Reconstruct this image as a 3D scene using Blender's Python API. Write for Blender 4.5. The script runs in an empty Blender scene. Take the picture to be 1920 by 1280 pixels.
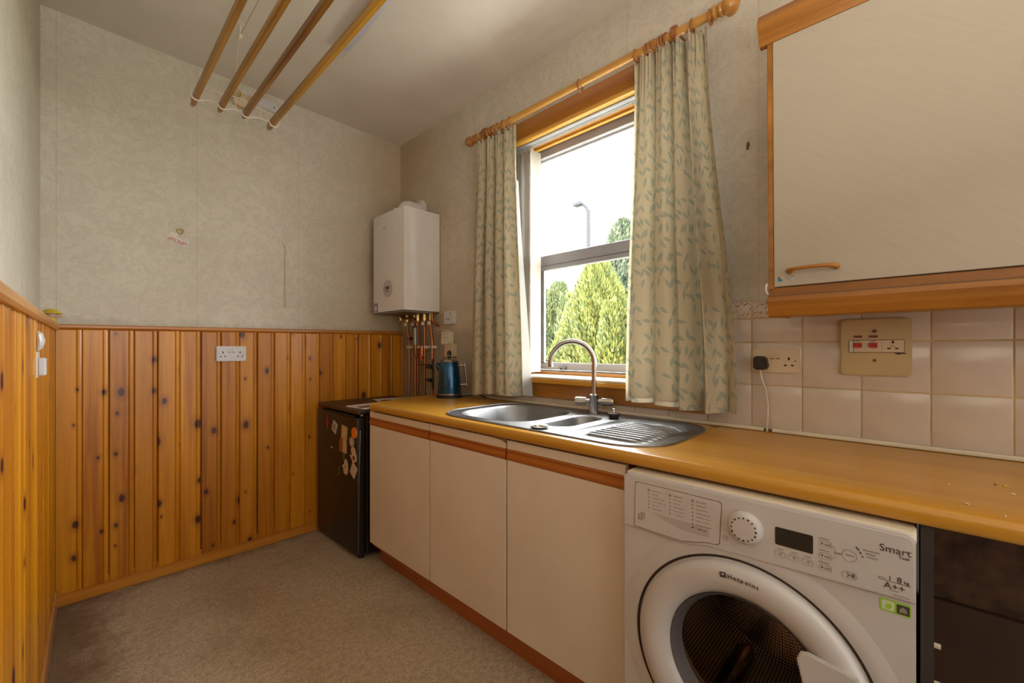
import bpy, bmesh, math, random
from mathutils import Vector, Matrix, noise
random.seed(7)
C = bpy.context.scene.collection
SC = bpy.context.scene
PI = math.pi

# ------------------------------------------------------------------ camera, sky, lights, exposure
cd = bpy.data.cameras.new('camera'); cam = bpy.data.objects.new('camera', cd); C.objects.link(cam)
cam.location = (0, 0, 1.1952); cam.rotation_euler = (PI/2, 0, -0.8044)
cd.sensor_width = 36; cd.lens = 36*787.07/1920; cd.shift_y = 14.44/1920; cd.clip_start = 0.02
SC.camera = cam
SC.view_settings.view_transform = 'Standard'; SC.view_settings.look = 'None'
SC.view_settings.exposure = 0.0; SC.view_settings.gamma = 1; SC.view_settings.use_curve_mapping = False

w = bpy.data.worlds.new('overcast_sky'); SC.world = w; w.use_nodes = True
wn = w.node_tree.nodes; wb = wn['Background']
wb.inputs[0].default_value = (0.96, 0.985, 1.0, 1); wb.inputs[1].default_value = 22.0

def area(name, loc, rot, sx, sy, power, col, portal=False):
    l = bpy.data.lights.new(name, 'AREA'); l.shape = 'RECTANGLE'; l.size = sx; l.size_y = sy
    l.energy = power; l.color = col
    o = bpy.data.objects.new(name, l); C.objects.link(o); o.location = loc; o.rotation_euler = rot
    if portal: l.cycles.is_portal = True
    return o
area('window_portal', (2.06, 1.165, 1.72), (0, PI/2, 0), 1.5, 1.2, 1, (1, 1, 1), True)
# unseen area lights added behind the camera to brighten the room and ceiling
area('rear_fill_light', (0.75, -1.3, 1.35), (PI/2, 0, 0), 1.5, 2.2, 20.0, (1, 0.94, 0.87))
area('ceiling_fill_light', (0.25, -0.55, 1.45), (PI*.93, math.radians(-12), 0), 0.6, 1.2, 27.0, (1, 0.95, 0.88))

# ------------------------------------------------------------------ materials
def nmat(name):
    m = bpy.data.materials.new(name); m.use_nodes = True
    nt = m.node_tree; b = nt.nodes['Principled BSDF']
    return m, nt, b
def N(nt, t, **k):
    n = nt.nodes.new(t)
    for a, v in k.items(): setattr(n, a, v)
    return n
def S(n, **k):
    for a, v in k.items(): n.inputs[a.replace('_', ' ')].default_value = v
    return n
def ramp(nt, fac, stops, mode='LINEAR'):
    r = N(nt, 'ShaderNodeValToRGB'); r.color_ramp.interpolation = mode
    e = r.color_ramp.elements
    e[0].position, e[0].color = stops[0][0], (*stops[0][1], 1) if len(stops[0][1]) == 3 else stops[0][1]
    e[1].position, e[1].color = stops[-1][0], (*stops[-1][1], 1)
    for p, c in stops[1:-1]:
        q = e.new(p); q.color = (*c, 1)
    nt.links.new(fac, r.inputs[0]); return r.outputs[0]
def gr(v): return (v, v, v)
def mixc(nt, fac, a, b, mode='MIX'):
    m = N(nt, 'ShaderNodeMix', data_type='RGBA', blend_type=mode)
    for i, x in ((0, fac), (6, a), (7, b)):
        if isinstance(x, (int, float)): m.inputs[i].default_value = x
        elif isinstance(x, tuple): m.inputs[i].default_value = (*x, 1)
        else: nt.links.new(x, m.inputs[i])
    return m.outputs[2]
def math_(nt, op, a, b=None, c=None):
    m = N(nt, 'ShaderNodeMath', operation=op)
    for i, x in enumerate((a, b, c)):
        if x is None: continue
        if isinstance(x, (int, float)): m.inputs[i].default_value = x
        else: nt.links.new(x, m.inputs[i])
    return m.outputs[0]
def coords(nt, scale=(1, 1, 1), kind='Object', rnd=True, warp=0):
    tc = N(nt, 'ShaderNodeTexCoord'); src = tc.outputs[kind]
    if rnd:
        oi = N(nt, 'ShaderNodeObjectInfo')
        v = N(nt, 'ShaderNodeVectorMath', operation='MULTIPLY_ADD')
        cx = N(nt, 'ShaderNodeCombineXYZ')
        for i, k in enumerate((13.7, 7.3, 29.1)): nt.links.new(math_(nt, 'MULTIPLY', oi.outputs['Random'], k), cx.inputs[i])
        nt.links.new(src, v.inputs[0]); v.inputs[1].default_value = (1, 1, 1); nt.links.new(cx.outputs[0], v.inputs[2])
        src = v.outputs[0]
    mp = N(nt, 'ShaderNodeMapping'); mp.inputs['Scale'].default_value = scale
    nt.links.new(src, mp.inputs[0]); return mp.outputs[0]
def noise_(nt, vec, scale=5, detail=4, rough=.55, dist=0):
    n = S(N(nt, 'ShaderNodeTexNoise'), Scale=scale, Detail=detail, Roughness=rough, Distortion=dist)
    nt.links.new(vec, n.inputs['Vector']); return n.outputs['Fac']
def bump(nt, b, h, strength=.3, dist=.01):
    n = S(N(nt, 'ShaderNodeBump'), Strength=strength, Distance=dist)
    nt.links.new(h, n.inputs['Height']); nt.links.new(n.outputs[0], b.inputs['Normal'])
def plain(name, col, rough=.5, metal=0, var=0.06, vs=6, bmp=0, bs=200, coat=0, spec=.5):
    m, nt, b = nmat(name)
    b.inputs['Roughness'].default_value = rough; b.inputs['Metallic'].default_value = metal
    b.inputs['Coat Weight'].default_value = coat; b.inputs['Specular IOR Level'].default_value = spec
    v = coords(nt, rnd=False)
    f = noise_(nt, v, vs, 3)
    lo = tuple(c*(1-var) for c in col); hi = tuple(min(1, c*(1+var)) for c in col)
    nt.links.new(ramp(nt, f, [(.3, lo), (.7, hi)]), b.inputs['Base Color'])
    if bmp: bump(nt, b, noise_(nt, v, bs, 2), bmp, .002)
    return m
def wood(name, dark, mid, light, grain=(50, 50, 3), knots=None, rough=.35, rnd=True, coat=.3, bmp=.08, tone=.25):
    m, nt, b = nmat(name)
    b.inputs['Roughness'].default_value = rough; b.inputs['Coat Weight'].default_value = coat; b.inputs['Coat Roughness'].default_value = .25
    base = coords(nt, rnd=rnd)
    mp = N(nt, 'ShaderNodeMapping'); mp.inputs['Scale'].default_value = grain; nt.links.new(base, mp.inputs[0])
    g = noise_(nt, mp.outputs[0], 1, 5, .6, .6)
    mp2 = N(nt, 'ShaderNodeMapping'); mp2.inputs['Scale'].default_value = tuple(q*.25 for q in grain); nt.links.new(base, mp2.inputs[0])
    g2 = noise_(nt, mp2.outputs[0], 1, 2, .5, .4)
    gg = math_(nt, 'MULTIPLY_ADD', g2, .6, math_(nt, 'MULTIPLY', g, .4))
    col = ramp(nt, gg, [(.34, dark), (.48, mid), (.64, light)])
    if knots:
        kx, kz, size = knots
        ks = N(nt, 'ShaderNodeSeparateXYZ'); nt.links.new(base, ks.inputs[0]); k = N(nt, 'ShaderNodeCombineXYZ')
        nt.links.new(math_(nt, 'MULTIPLY', ks.outputs[0], kx[0]), k.inputs[0]); nt.links.new(math_(nt, 'MULTIPLY', ks.outputs[2], kx[2]), k.inputs[1])
        vo = S(N(nt, 'ShaderNodeTexVoronoi'), Scale=1.0, Randomness=.9); vo.voronoi_dimensions = '2D'; nt.links.new(k.outputs[0], vo.inputs['Vector'])
        kc = N(nt, 'ShaderNodeSeparateXYZ'); nt.links.new(vo.outputs['Color'], kc.inputs[0])
        pres = math_(nt, 'GREATER_THAN', kc.outputs[0], kz)
        wob = noise_(nt, base, 40, 2)
        d = math_(nt, 'MULTIPLY', math_(nt, 'ADD', vo.outputs['Distance'], math_(nt, 'MULTIPLY', wob, .05)), math_(nt, 'MULTIPLY_ADD', kc.outputs[1], 1.3, .55))
        kn = math_(nt, 'MULTIPLY', ramp(nt, d, [(size*.75, gr(1)), (size*1.15, gr(0))]), pres)
        halo = math_(nt, 'MULTIPLY', ramp(nt, d, [(size, gr(.55)), (size*2.4, gr(0))]), pres)
        col = mixc(nt, halo, col, tuple(q*.72 for q in dark))
        col = mixc(nt, kn, col, (.075, .016, .012))
    if tone:
        oi = N(nt, 'ShaderNodeObjectInfo')
        t = ramp(nt, oi.outputs['Random'], [(0, (1-tone, 1-tone*1.3, 1-tone*1.4)), (1, (1+tone*.35, 1+tone*.45, 1+tone*.3))])
        col = mixc(nt, 1.0, col, t, 'MULTIPLY')
    nt.links.new(col, b.inputs['Base Color'])
    if bmp: bump(nt, b, g, bmp, .002)
    return m

M = {}
M['pine'] = wood('knotty_pine_varnish', (.34, .10, .001), (.52, .19, .002), (.64, .27, .006), (55, 55, 2.2), knots=((9, 9, 5.6), .48, .105))
M['pine_h'] = wood('varnished_pine_rail', (.34, .105, .008), (.50, .185, .016), (.60, .25, .03), (2.2, 45, 60), knots=((3, 7, 9), .75, .14), tone=.1)
M['pine_y'] = wood('varnished_pine_rail_side', (.36, .14, .03), (.50, .22, .06), (.60, .30, .10), (45, 2.2, 60), tone=.1)
M['casing'] = wood('orange_stained_timber', (.33, .115, .010), (.40, .155, .016), (.46, .19, .022), (40, 2.5, 40), rough=.28, tone=.05, coat=.5)
M['bead'] = wood('honey_timber_bead', (.55, .24, .02), (.64, .31, .035), (.7, .36, .05), (60, 2, 60), rough=.3, tone=.05, coat=.5)
M['oak'] = wood('oak_veneer', (.20, .066, .005), (.33, .125, .011), (.42, .17, .018), (26, 3, 34), rough=.42, tone=.05, coat=.1)
M['grip'] = wood('red_brown_grip_wood', (.27, .07, .012), (.38, .11, .018), (.46, .15, .028), (50, 2, 60), rough=.35, tone=.1)
M['worktop'] = wood('oak_laminate_worktop', (.42, .185, .014), (.50, .235, .022), (.56, .28, .034), (38, 2.0, 38), rough=.30, tone=0, coat=.15, bmp=.02)
M['lath'] = wood('old_varnished_lath', (.20, .075, .008), (.40, .19, .018), (.52, .27, .03), (40, 2.4, 40), rough=.4, tone=.25)
M['polewood'] = wood('honey_pole_wood', (.42, .18, .03), (.52, .25, .05), (.6, .32, .08), (50, 3, 50), rough=.3, tone=.08)
M['ringwood'] = wood('brown_turned_wood', (.26, .08, .018), (.36, .13, .03), (.46, .19, .05), (40, 40, 40), rough=.35, tone=.25)

def wallpaper(name, axis):
    m, nt, b = nmat(name); b.inputs['Roughness'].default_value = .62; b.inputs['Specular IOR Level'].default_value = .35
    v = coords(nt, rnd=False)
    sp = N(nt, 'ShaderNodeSeparateXYZ'); nt.links.new(v, sp.inputs[0])
    U = sp.outputs[axis]; Z = sp.outputs[2]
    cb = N(nt, 'ShaderNodeCombineXYZ'); nt.links.new(U, cb.inputs[0]); nt.links.new(Z, cb.inputs[1]); uv = cb.outputs[0]
    a = noise_(nt, uv, 15, 3, .6, 1.6)
    vo = S(N(nt, 'ShaderNodeTexVoronoi'), Scale=7.5, Randomness=.35); vo.feature = 'SMOOTH_F1'; nt.links.new(uv, vo.inputs['Vector'])
    blot = ramp(nt, math_(nt, 'ADD', a, math_(nt, 'MULTIPLY', vo.outputs['Distance'], -.22)), [(.37, gr(0)), (.42, gr(1))])
    blot = math_(nt, 'MULTIPLY', blot, ramp(nt, noise_(nt, uv, 30, 2, .6, 2.5), [(.42, gr(.25)), (.52, gr(1))]))
    big = noise_(nt, uv, 1.7, 4, .6)
    col = ramp(nt, big, [(.3, (.56, .505, .41)), (.7, (.64, .59, .495))])
    col = mixc(nt, math_(nt, 'MULTIPLY', blot, .42), col, (.475, .425, .34))
    # damp mottling: fine dark specks, thicker low down by the dado
    sp1 = ramp(nt, noise_(nt, uv, 26, 6, .75), [(.56, gr(0)), (.74, gr(.6))])
    patch = ramp(nt, noise_(nt, uv, 2.4, 3, .6), [(.42, gr(.1)), (.66, gr(1))])
    col = mixc(nt, math_(nt, 'MULTIPLY', sp1, patch), col, (.24, .17, .085))
    far = math_(nt, 'MULTIPLY', math_(nt, 'SUBTRACT', U, 1.12 if axis == 0 else 1.95), 1.55 if axis == 0 else 1.1)  # browner towards the boiler corner, broken up by noise
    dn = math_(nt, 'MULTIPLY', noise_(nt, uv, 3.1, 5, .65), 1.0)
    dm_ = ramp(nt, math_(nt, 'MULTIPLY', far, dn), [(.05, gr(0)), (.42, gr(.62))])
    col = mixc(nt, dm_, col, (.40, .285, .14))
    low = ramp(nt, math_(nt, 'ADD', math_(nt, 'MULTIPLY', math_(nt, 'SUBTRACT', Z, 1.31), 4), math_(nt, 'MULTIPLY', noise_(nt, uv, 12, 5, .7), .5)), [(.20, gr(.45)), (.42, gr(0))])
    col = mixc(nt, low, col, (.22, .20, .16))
    # paper lengths 0.53 m apart
    sm = math_(nt, 'ABSOLUTE', math_(nt, 'SUBTRACT', math_(nt, 'FRACT', math_(nt, 'MULTIPLY', math_(nt, 'ADD', U, .064 if axis == 0 else .113), 1/.533)), .5))
    seam = ramp(nt, sm, [(.496, gr(0)), (.499, gr(.42))])
    col = mixc(nt, seam, col, (.26, .2, .12))
    nt.links.new(col, b.inputs['Base Color'])
    h = math_(nt, 'ADD', math_(nt, 'MULTIPLY', blot, .6), math_(nt, 'MULTIPLY', noise_(nt, v, 160, 3), .5))
    bump(nt, b, h, .22, .003)
    return m
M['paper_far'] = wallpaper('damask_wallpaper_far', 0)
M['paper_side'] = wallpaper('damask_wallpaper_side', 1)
M['ceiling'] = plain('stippled_ceiling_paint', (.66, .60, .52), .8, var=.06, vs=2, bmp=.8, bs=75)
def carpet():
    m, nt, b = nmat('beige_twist_carpet'); b.inputs['Roughness'].default_value = .95; b.inputs['Specular IOR Level'].default_value = .1
    v = coords(nt, rnd=False)
    f = noise_(nt, v, 170, 3, .7); g = noise_(nt, v, 3.2, 4, .6); h = noise_(nt, v, 45, 4, .7)
    col = ramp(nt, f, [(.32, (.33, .26, .165)), (.5, (.56, .46, .325)), (.68, (.76, .66, .50))])
    col = mixc(nt, ramp(nt, h, [(.40, gr(.35)), (.62, gr(0))]), col, (.2, .14, .08))
    col = mixc(nt, ramp(nt, g, [(.34, gr(.3)), (.52, gr(0))]), col, (.26, .18, .09))
    # grime trodden in along the left skirting and the far skirting
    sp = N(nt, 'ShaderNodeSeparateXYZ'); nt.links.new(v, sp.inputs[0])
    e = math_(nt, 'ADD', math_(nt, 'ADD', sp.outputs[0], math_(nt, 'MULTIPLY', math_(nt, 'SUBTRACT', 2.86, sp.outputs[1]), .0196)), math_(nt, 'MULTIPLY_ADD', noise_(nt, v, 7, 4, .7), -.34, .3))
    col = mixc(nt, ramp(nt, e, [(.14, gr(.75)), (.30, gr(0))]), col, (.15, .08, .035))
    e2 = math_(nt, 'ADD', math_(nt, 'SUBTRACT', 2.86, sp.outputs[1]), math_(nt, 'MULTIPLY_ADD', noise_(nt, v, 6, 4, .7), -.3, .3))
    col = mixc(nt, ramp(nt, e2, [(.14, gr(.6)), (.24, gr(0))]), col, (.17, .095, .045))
    nt.links.new(col, b.inputs['Base Color'])
    bump(nt, b, f, .9, .006)
    return m
M['carpet'] = carpet()
M['white_door'] = plain('cream_white_laminate', (.72, .64, .54), .38, var=.05, vs=3)
M['chip'] = plain('bare_chipboard', (.32, .17, .07), .85, var=.3, vs=200)
def cabdoor():
    m, nt, b = nmat('cream_hatched_laminate'); b.inputs['Roughness'].default_value = .36
    v = coords(nt, rnd=False)
    mp = N(nt, 'ShaderNodeMapping'); mp.inputs['Rotation'].default_value = (math.radians(-42), 0, 0); nt.links.new(v, mp.inputs[0])
    mp2 = N(nt, 'ShaderNodeMapping'); mp2.inputs['Scale'].default_value = (1, 8, 150); nt.links.new(mp.outputs[0], mp2.inputs[0])
    g = noise_(nt, mp2.outputs[0], 1, 2)
    nt.links.new(ramp(nt, g, [(.3, (.40, .345, .27)), (.7, (.42, .365, .285))]), b.inputs['Base Color'])
    bump(nt, b, g, .04, .001)
    return m
M['cabdoor'] = cabdoor()
M['tile'] = plain('glazed_cream_tile', (.57, .475, .39), .16, var=.07, vs=9, bmp=.12, bs=14, coat=.2)
def bordertile():
    m, nt, b = nmat('sprigged_border_tile'); b.inputs['Roughness'].default_value = .18
    v = coords(nt, rnd=True)
    f = noise_(nt, v, 60, 4, .7, 2)
    col = ramp(nt, f, [(.40, (.34, .17, .08)), (.47, (.62, .54, .44))])
    nt.links.new(col, b.inputs['Base Color']); return m
M['border'] = bordertile()
M['grout'] = plain('stained_grout', (.50, .36, .18), .9, var=.3, vs=8)
M['trimwhite'] = plain('yellowed_plastic_trim', (.66, .58, .44), .35, var=.08, vs=10)
M['steel'] = None
def steel(name, col=(.29, .29, .295), rough=.42, aniso=0.0):
    m, nt, b = nmat(name); b.inputs['Metallic'].default_value = 1
    v = coords(nt, (5, 5, 5), rnd=False); g = noise_(nt, v, 1, 2)
    nt.links.new(ramp(nt, g, [(.3, tuple(c*.92 for c in col)), (.7, col)]), b.inputs['Base Color'])
    nt.links.new(ramp(nt, g, [(.3, gr(rough*.8)), (.7, gr(rough*1.25))]), b.inputs['Roughness'])
    return m
M['steel'] = steel('brushed_stainless_steel')
M['chrome'] = steel('worn_chrome', (.50, .48, .455), .20)
M['copper'] = steel('copper_pipe', (.42, .15, .06), .36)
M['brass'] = steel('dull_brass', (.55, .38, .14), .35)
M['greymetal'] = steel('grey_valve_metal', (.30, .28, .25), .45)
M['white'] = plain('white_enamel', (.57, .555, .545), .30, var=.03)
M['boiler'] = plain('boiler_white_enamel', (.66, .62, .58), .35, var=.03)
M['pvc'] = plain('white_upvc', (.44, .43, .44), .3, var=.03)
M['pvcgrey'] = plain('weathered_window_aluminium', (.36, .35, .37), .38, var=.05)
M['gasket'] = plain('window_gasket', (.10, .09, .095), .6)
M['plug'] = plain('black_rubber', (.018, .013, .011), .45, var=.1)
M['dark'] = plain('dark_slot', (.03, .018, .01), .7)
M['black'] = plain('fridge_black_enamel', (.017, .0125, .010), .36, var=.1)
M['fridgetop'] = plain('brown_black_fridge_top', (.045, .022, .012), .4, var=.1)
M['panelgrey'] = plain('dark_support_board', (.035, .026, .022), .6, var=.1)
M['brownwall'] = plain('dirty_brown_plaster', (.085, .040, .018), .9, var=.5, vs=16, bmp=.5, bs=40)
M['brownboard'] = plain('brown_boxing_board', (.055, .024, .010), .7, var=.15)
M['ivory'] = plain('yellowed_ivory_plastic', (.50, .375, .19), .35, var=.05)
M['ivory2'] = plain('ivory_plastic', (.60, .48, .32), .35, var=.05)
M['red'] = plain('red_rocker_switch', (.42, .008, .008), .3)
M['neon'] = plain('dark_red_neon', (.14, .02, .014), .3)
M['cord'] = plain('cream_string', (.55, .45, .30), .8)
M['cast'] = plain('white_cast_iron', (.68, .60, .50), .45)
M['slat'] = plain('cream_blind_fabric', (.62, .55, .47), .7, bmp=.1)
M['print'] = plain('dark_grey_print', (.07, .055, .05), .6)
M['printlt'] = plain('pale_grey_print', (.30, .26, .23), .6)
M['gap'] = plain('shadow_gap_rubber', (.16, .085, .04), .7)
M['dialgrey'] = plain('warm_grey_plastic', (.46, .42, .39), .4)
M['display'] = plain('dark_display', (.028, .028, .026), .2)
M['recess'] = plain('shaded_recess_plastic', (.47, .44, .42), .35)
M['outline'] = plain('embossed_outline', (.42, .38, .34), .4)
M['diffuser'] = plain('lilac_grey_diffuser', (.56, .54, .62), .4, var=.03)
def simple(n, c, r=.5, me=0): M[n] = plain(n, c, r, me, .08, 25)
for n, c in (('magnet_red', (.36, .02, .02)), ('magnet_white', (.55, .5, .42)), ('magnet_yellow', (.55, .38, .12)), ('magnet_orange', (.8, .22, .02)),
             ('magnet_rust', (.34, .11, .04)), ('magnet_cream', (.62, .47, .28)), ('magnet_green', (.12, .14, .02)), ('magnet_purple', (.08, .03, .05)),
             ('ornament_yellow', (.62, .46, .02)), ('ornament_pink', (.62, .36, .28)), ('paper_white', (.66, .60, .54)), ('print_red', (.40, .07, .05)),
             ('print_purple', (.11, .06, .08)), ('sticker_green', (.34, .60, .05)), ('sticker_pale', (.66, .72, .5)), ('sticker_blue', (.02, .18, .30)),
             ('stain_brown', (.22, .07, .02)), ('bark', (.12, .08, .05)), ('label_lilac', (.28, .2, .34)), ('rust_brown', (.16, .06, .02)), ('crumb_pale', (.7, .62, .5)), ('crumb_yellow', (.6, .42, .03))):
    simple(n, c)
m, nt, b = nmat('metallic_blue_enamel'); b.inputs['Metallic'].default_value = .75; b.inputs['Roughness'].default_value = .25
b.inputs['Coat Weight'].default_value = .6
nt.links.new(ramp(nt, noise_(nt, coords(nt), 4, 2), [(.3, (.003, .05, .12)), (.7, (.004, .07, .16))]), b.inputs['Base Color']); M['blue'] = m
def glass(name, tint=(1, 1, 1), refl=.08):
    m = bpy.data.materials.new(name); m.use_nodes = True; nt = m.node_tree; nt.nodes.clear()
    o = N(nt, 'ShaderNodeOutputMaterial'); t = N(nt, 'ShaderNodeBsdfTransparent'); g = N(nt, 'ShaderNodeBsdfGlossy'); x = N(nt, 'ShaderNodeMixShader')
    t.inputs[0].default_value = (*tint, 1); g.inputs['Roughness'].default_value = .03
    f = S(N(nt, 'ShaderNodeFresnel'), IOR=1.45)
    ge = N(nt, 'ShaderNodeNewGeometry')   # reflect on the outer faces only, so no false total reflection inside the thin pane
    nt.links.new(math_(nt, 'MULTIPLY', f.outputs[0], math_(nt, 'SUBTRACT', 1, ge.outputs['Backfacing'])), x.inputs[0]); nt.links.new(t.outputs[0], x.inputs[1]); nt.links.new(g.outputs[0], x.inputs[2]); nt.links.new(x.outputs[0], o.inputs[0])
    return m
M['glass'] = glass('clear_window_glass', (.97, .98, .97))
M['glassdark'] = glass('tinted_door_glass', (.88, .84, .80))
def drummat():
    m, nt, b = nmat('perforated_steel_drum'); b.inputs['Metallic'].default_value = 1; b.inputs['Roughness'].default_value = .3
    tc = N(nt, 'ShaderNodeTexCoord'); mp = N(nt, 'ShaderNodeMapping'); mp.inputs['Scale'].default_value = (170, 32, 1); nt.links.new(tc.outputs['UV'], mp.inputs[0])
    v = S(N(nt, 'ShaderNodeTexVoronoi'), Scale=1.0, Randomness=0.0); nt.links.new(mp.outputs[0], v.inputs['Vector'])
    c = ramp(nt, v.outputs['Distance'], [(.26, (.03, .022, .016)), (.34, (.66, .60, .54))])
    nt.links.new(c, b.inputs['Base Color']); return m
M['drum'] = drummat()
def curtain_mat(name, seed):
    m = bpy.data.materials.new(name); m.use_nodes = True; nt = m.node_tree
    b = nt.nodes['Principled BSDF']; b.inputs['Roughness'].default_value = .85; b.inputs['Specular IOR Level'].default_value = .15
    o = nt.nodes['Material Output']
    tc = N(nt, 'ShaderNodeTexCoord')
    base = (.66, .575, .405); col = base
    sp0 = N(nt, 'ShaderNodeSeparateXYZ'); nt.links.new(tc.outputs['UV'], sp0.inputs[0])
    def leaves(scale, off, ang, lw, ll, prev):
        mp = N(nt, 'ShaderNodeMapping'); mp.inputs['Location'].default_value = (off, off*1.7+seed, 0); mp.inputs['Scale'].default_value = (scale, scale*.8, 1)
        nt.links.new(tc.outputs['UV'], mp.inputs[0])
        vo = S(N(nt, 'ShaderNodeTexVoronoi'), Scale=1.0, Randomness=.38); vo.voronoi_dimensions = '2D'; nt.links.new(mp.outputs[0], vo.inputs['Vector'])
        d = N(nt, 'ShaderNodeVectorMath', operation='SUBTRACT'); nt.links.new(mp.outputs[0], d.inputs[0]); nt.links.new(vo.outputs['Position'], d.inputs[1])
        cs = N(nt, 'ShaderNodeSeparateXYZ'); nt.links.new(vo.outputs['Color'], cs.inputs[0])
        sgn = math_(nt, 'SUBTRACT', math_(nt, 'MULTIPLY', math_(nt, 'GREATER_THAN', cs.outputs[0], .5), 2), 1)
        th = math_(nt, 'ADD', math_(nt, 'MULTIPLY', sgn, ang), math_(nt, 'MULTIPLY', cs.outputs[1], .7))
        vr = N(nt, 'ShaderNodeVectorRotate', rotation_type='Z_AXIS'); nt.links.new(d.outputs[0], vr.inputs[0]); nt.links.new(th, vr.inputs['Angle'])
        s2 = N(nt, 'ShaderNodeSeparateXYZ'); nt.links.new(vr.outputs[0], s2.inputs[0])
        x = math_(nt, 'DIVIDE', s2.outputs[0], ll)
        wid = math_(nt, 'MULTIPLY', math_(nt, 'SUBTRACT', 1, math_(nt, 'MULTIPLY', x, x)), lw)
        inside = math_(nt, 'LESS_THAN', math_(nt, 'ABSOLUTE', s2.outputs[1]), wid)
        stem = math_(nt, 'MULTIPLY', math_(nt, 'LESS_THAN', math_(nt, 'ABSOLUTE', s2.outputs[1]), .018), math_(nt, 'LESS_THAN', math_(nt, 'ABSOLUTE', x), 1.35))
        msk = math_(nt, 'MAXIMUM', math_(nt, 'MULTIPLY', inside, .9), math_(nt, 'MULTIPLY', stem, .5))
        msk = math_(nt, 'MULTIPLY', msk, math_(nt, 'GREATER_THAN', cs.outputs[2], .36))
        return mixc(nt, msk, prev, (.40, .425, .335))
    col = leaves(23, 0, .85, .155, .43, base)
    col = leaves(23, .53, -1.0, .15, .40, col)
    # woven slubs: thin horizontal threads
    wv = noise_(nt, coords(nt, (60, 60, 420), rnd=False), 1, 2)
    col = mixc(nt, ramp(nt, wv, [(.38, gr(.22)), (.5, gr(0))]), col, (.46, .37, .20))
    nt.links.new(col, b.inputs['Base Color'])
    t = N(nt, 'ShaderNodeBsdfTranslucent'); nt.links.new(col, t.inputs[0])
    x = N(nt, 'ShaderNodeMixShader'); x.inputs[0].default_value = .34
    nt.links.new(b.outputs[0], x.inputs[1]); nt.links.new(t.outputs[0], x.inputs[2]); nt.links.new(x.outputs[0], o.inputs[0])
    return m
M['curtain'] = curtain_mat('leaf_print_cream_cotton', 0)
m, nt, b = nmat('white_curtain_lining'); b.inputs['Roughness'].default_value = .9
nt.links.new(ramp(nt, noise_(nt, coords(nt), 60, 2), [(.3, (.50, .50, .49)), (.7, (.54, .54, .53))]), b.inputs['Base Color'])
t = N(nt, 'ShaderNodeBsdfTranslucent'); t.inputs[0].default_value = (.50, .48, .44, 1); x = N(nt, 'ShaderNodeMixShader'); x.inputs[0].default_value = .4
nt.links.new(b.outputs[0], x.inputs[1]); nt.links.new(t.outputs[0], x.inputs[2]); nt.links.new(x.outputs[0], nt.nodes['Material Output'].inputs[0]); M['lining'] = m
def foliage(name, a, b_, c_):
    m, nt, b = nmat(name); b.inputs['Roughness'].default_value = .7
    g = N(nt, 'ShaderNodeNewGeometry')
    f = math_(nt, 'ADD', math_(nt, 'MULTIPLY', g.outputs['Random Per Island'], .45), math_(nt, 'MULTIPLY', noise_(nt, coords(nt, rnd=False), 2.6, 3), .55))
    nt.links.new(ramp(nt, f, [(.25, a), (.5, b_), (.75, c_)]), b.inputs['Base Color']); return m
M['fol_y'] = foliage('golden_conifer_needles', (.065, .085, .024), (.12, .135, .026), (.18, .175, .03))
M['fol_g'] = foliage('grey_green_conifer_needles', (.035, .05, .028), (.06, .078, .04), (.09, .10, .05))
M['fol_m'] = foliage('mid_green_conifer_needles', (.05, .07, .026), (.085, .105, .035), (.13, .14, .045))
M['lamp_grey'] = plain('weathered_lamp_steel', (.012, .012, .015), .7)
M['grass'] = plain('rough_lawn', (.09, .12, .05), .95, var=.3, vs=3)
M['render'] = plain('exterior_render', (.4, .38, .34), .9)

# ------------------------------------------------------------------ helpers
def mw(o):
    return (mw(o.parent) if o.parent else Matrix()) @ o.matrix_basis
def obj(name, bm, mat, parent=None, smooth=False, kind=None, label=None, local=False):
    me = bpy.data.meshes.new(name); bm.to_mesh(me); bm.free()
    if smooth:
        for p in me.polygons: p.use_smooth = True
        try: me.set_sharp_from_angle(angle=math.radians(38))
        except Exception: pass
    o = bpy.data.objects.new(name, me); C.objects.link(o); me.materials.append(mat)
    if parent:
        o.parent = parent
        if not local: me.transform(mw(parent).inverted())
    if kind: o['kind'] = kind
    if label: o['label'] = label
    return o
def tag(o, label, cat, group=None):
    o['label'] = label; o['category'] = cat
    if group: o['group'] = group
    return o
def thing(name, label, cat, loc=(0, 0, 0), rot=(0, 0, 0), group=None):
    o = bpy.data.objects.new(name, None); C.objects.link(o); o.location = loc; o.rotation_euler = rot
    o.empty_display_size = .05
    return tag(o, label, cat, group)
def solo(name, bm, mat, label, cat, origin, group=None, smooth=False):
    o = obj(name, bm, mat, smooth=smooth); o.data.transform(Matrix.Translation(-Vector(origin))); o.location = origin
    return tag(o, label, cat, group)
def NB(): return bmesh.new()
def box(bm, x0, x1, y0, y1, z0, z1, bev=0, seg=1):
    ret = bmesh.ops.create_cube(bm, size=1)
    vs = ret['verts']
    bmesh.ops.scale(bm, vec=(abs(x1-x0), abs(y1-y0), abs(z1-z0)), verts=vs)
    bmesh.ops.translate(bm, vec=((x0+x1)/2, (y0+y1)/2, (z0+z1)/2), verts=vs)
    if bev:
        es = list({e for v in vs for e in v.link_edges})
        bmesh.ops.bevel(bm, geom=es, offset=bev, segments=seg, affect='EDGES', profile=.5)
    return bm
def B(*a, **k): return box(NB(), *a, **k)
def cyl(bm, p0, p1, r0, r1=None, seg=20, caps=True):
    p0, p1 = Vector(p0), Vector(p1); d = p1-p0
    if r1 is None: r1 = r0
    ret = bmesh.ops.create_cone(bm, cap_ends=caps, segments=seg, radius1=r0, radius2=r1, depth=d.length)
    q = d.to_track_quat('Z', 'Y').to_matrix().to_4x4()
    bmesh.ops.transform(bm, matrix=Matrix.Translation((p0+p1)/2) @ q, verts=ret['verts'])
    return bm
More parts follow.
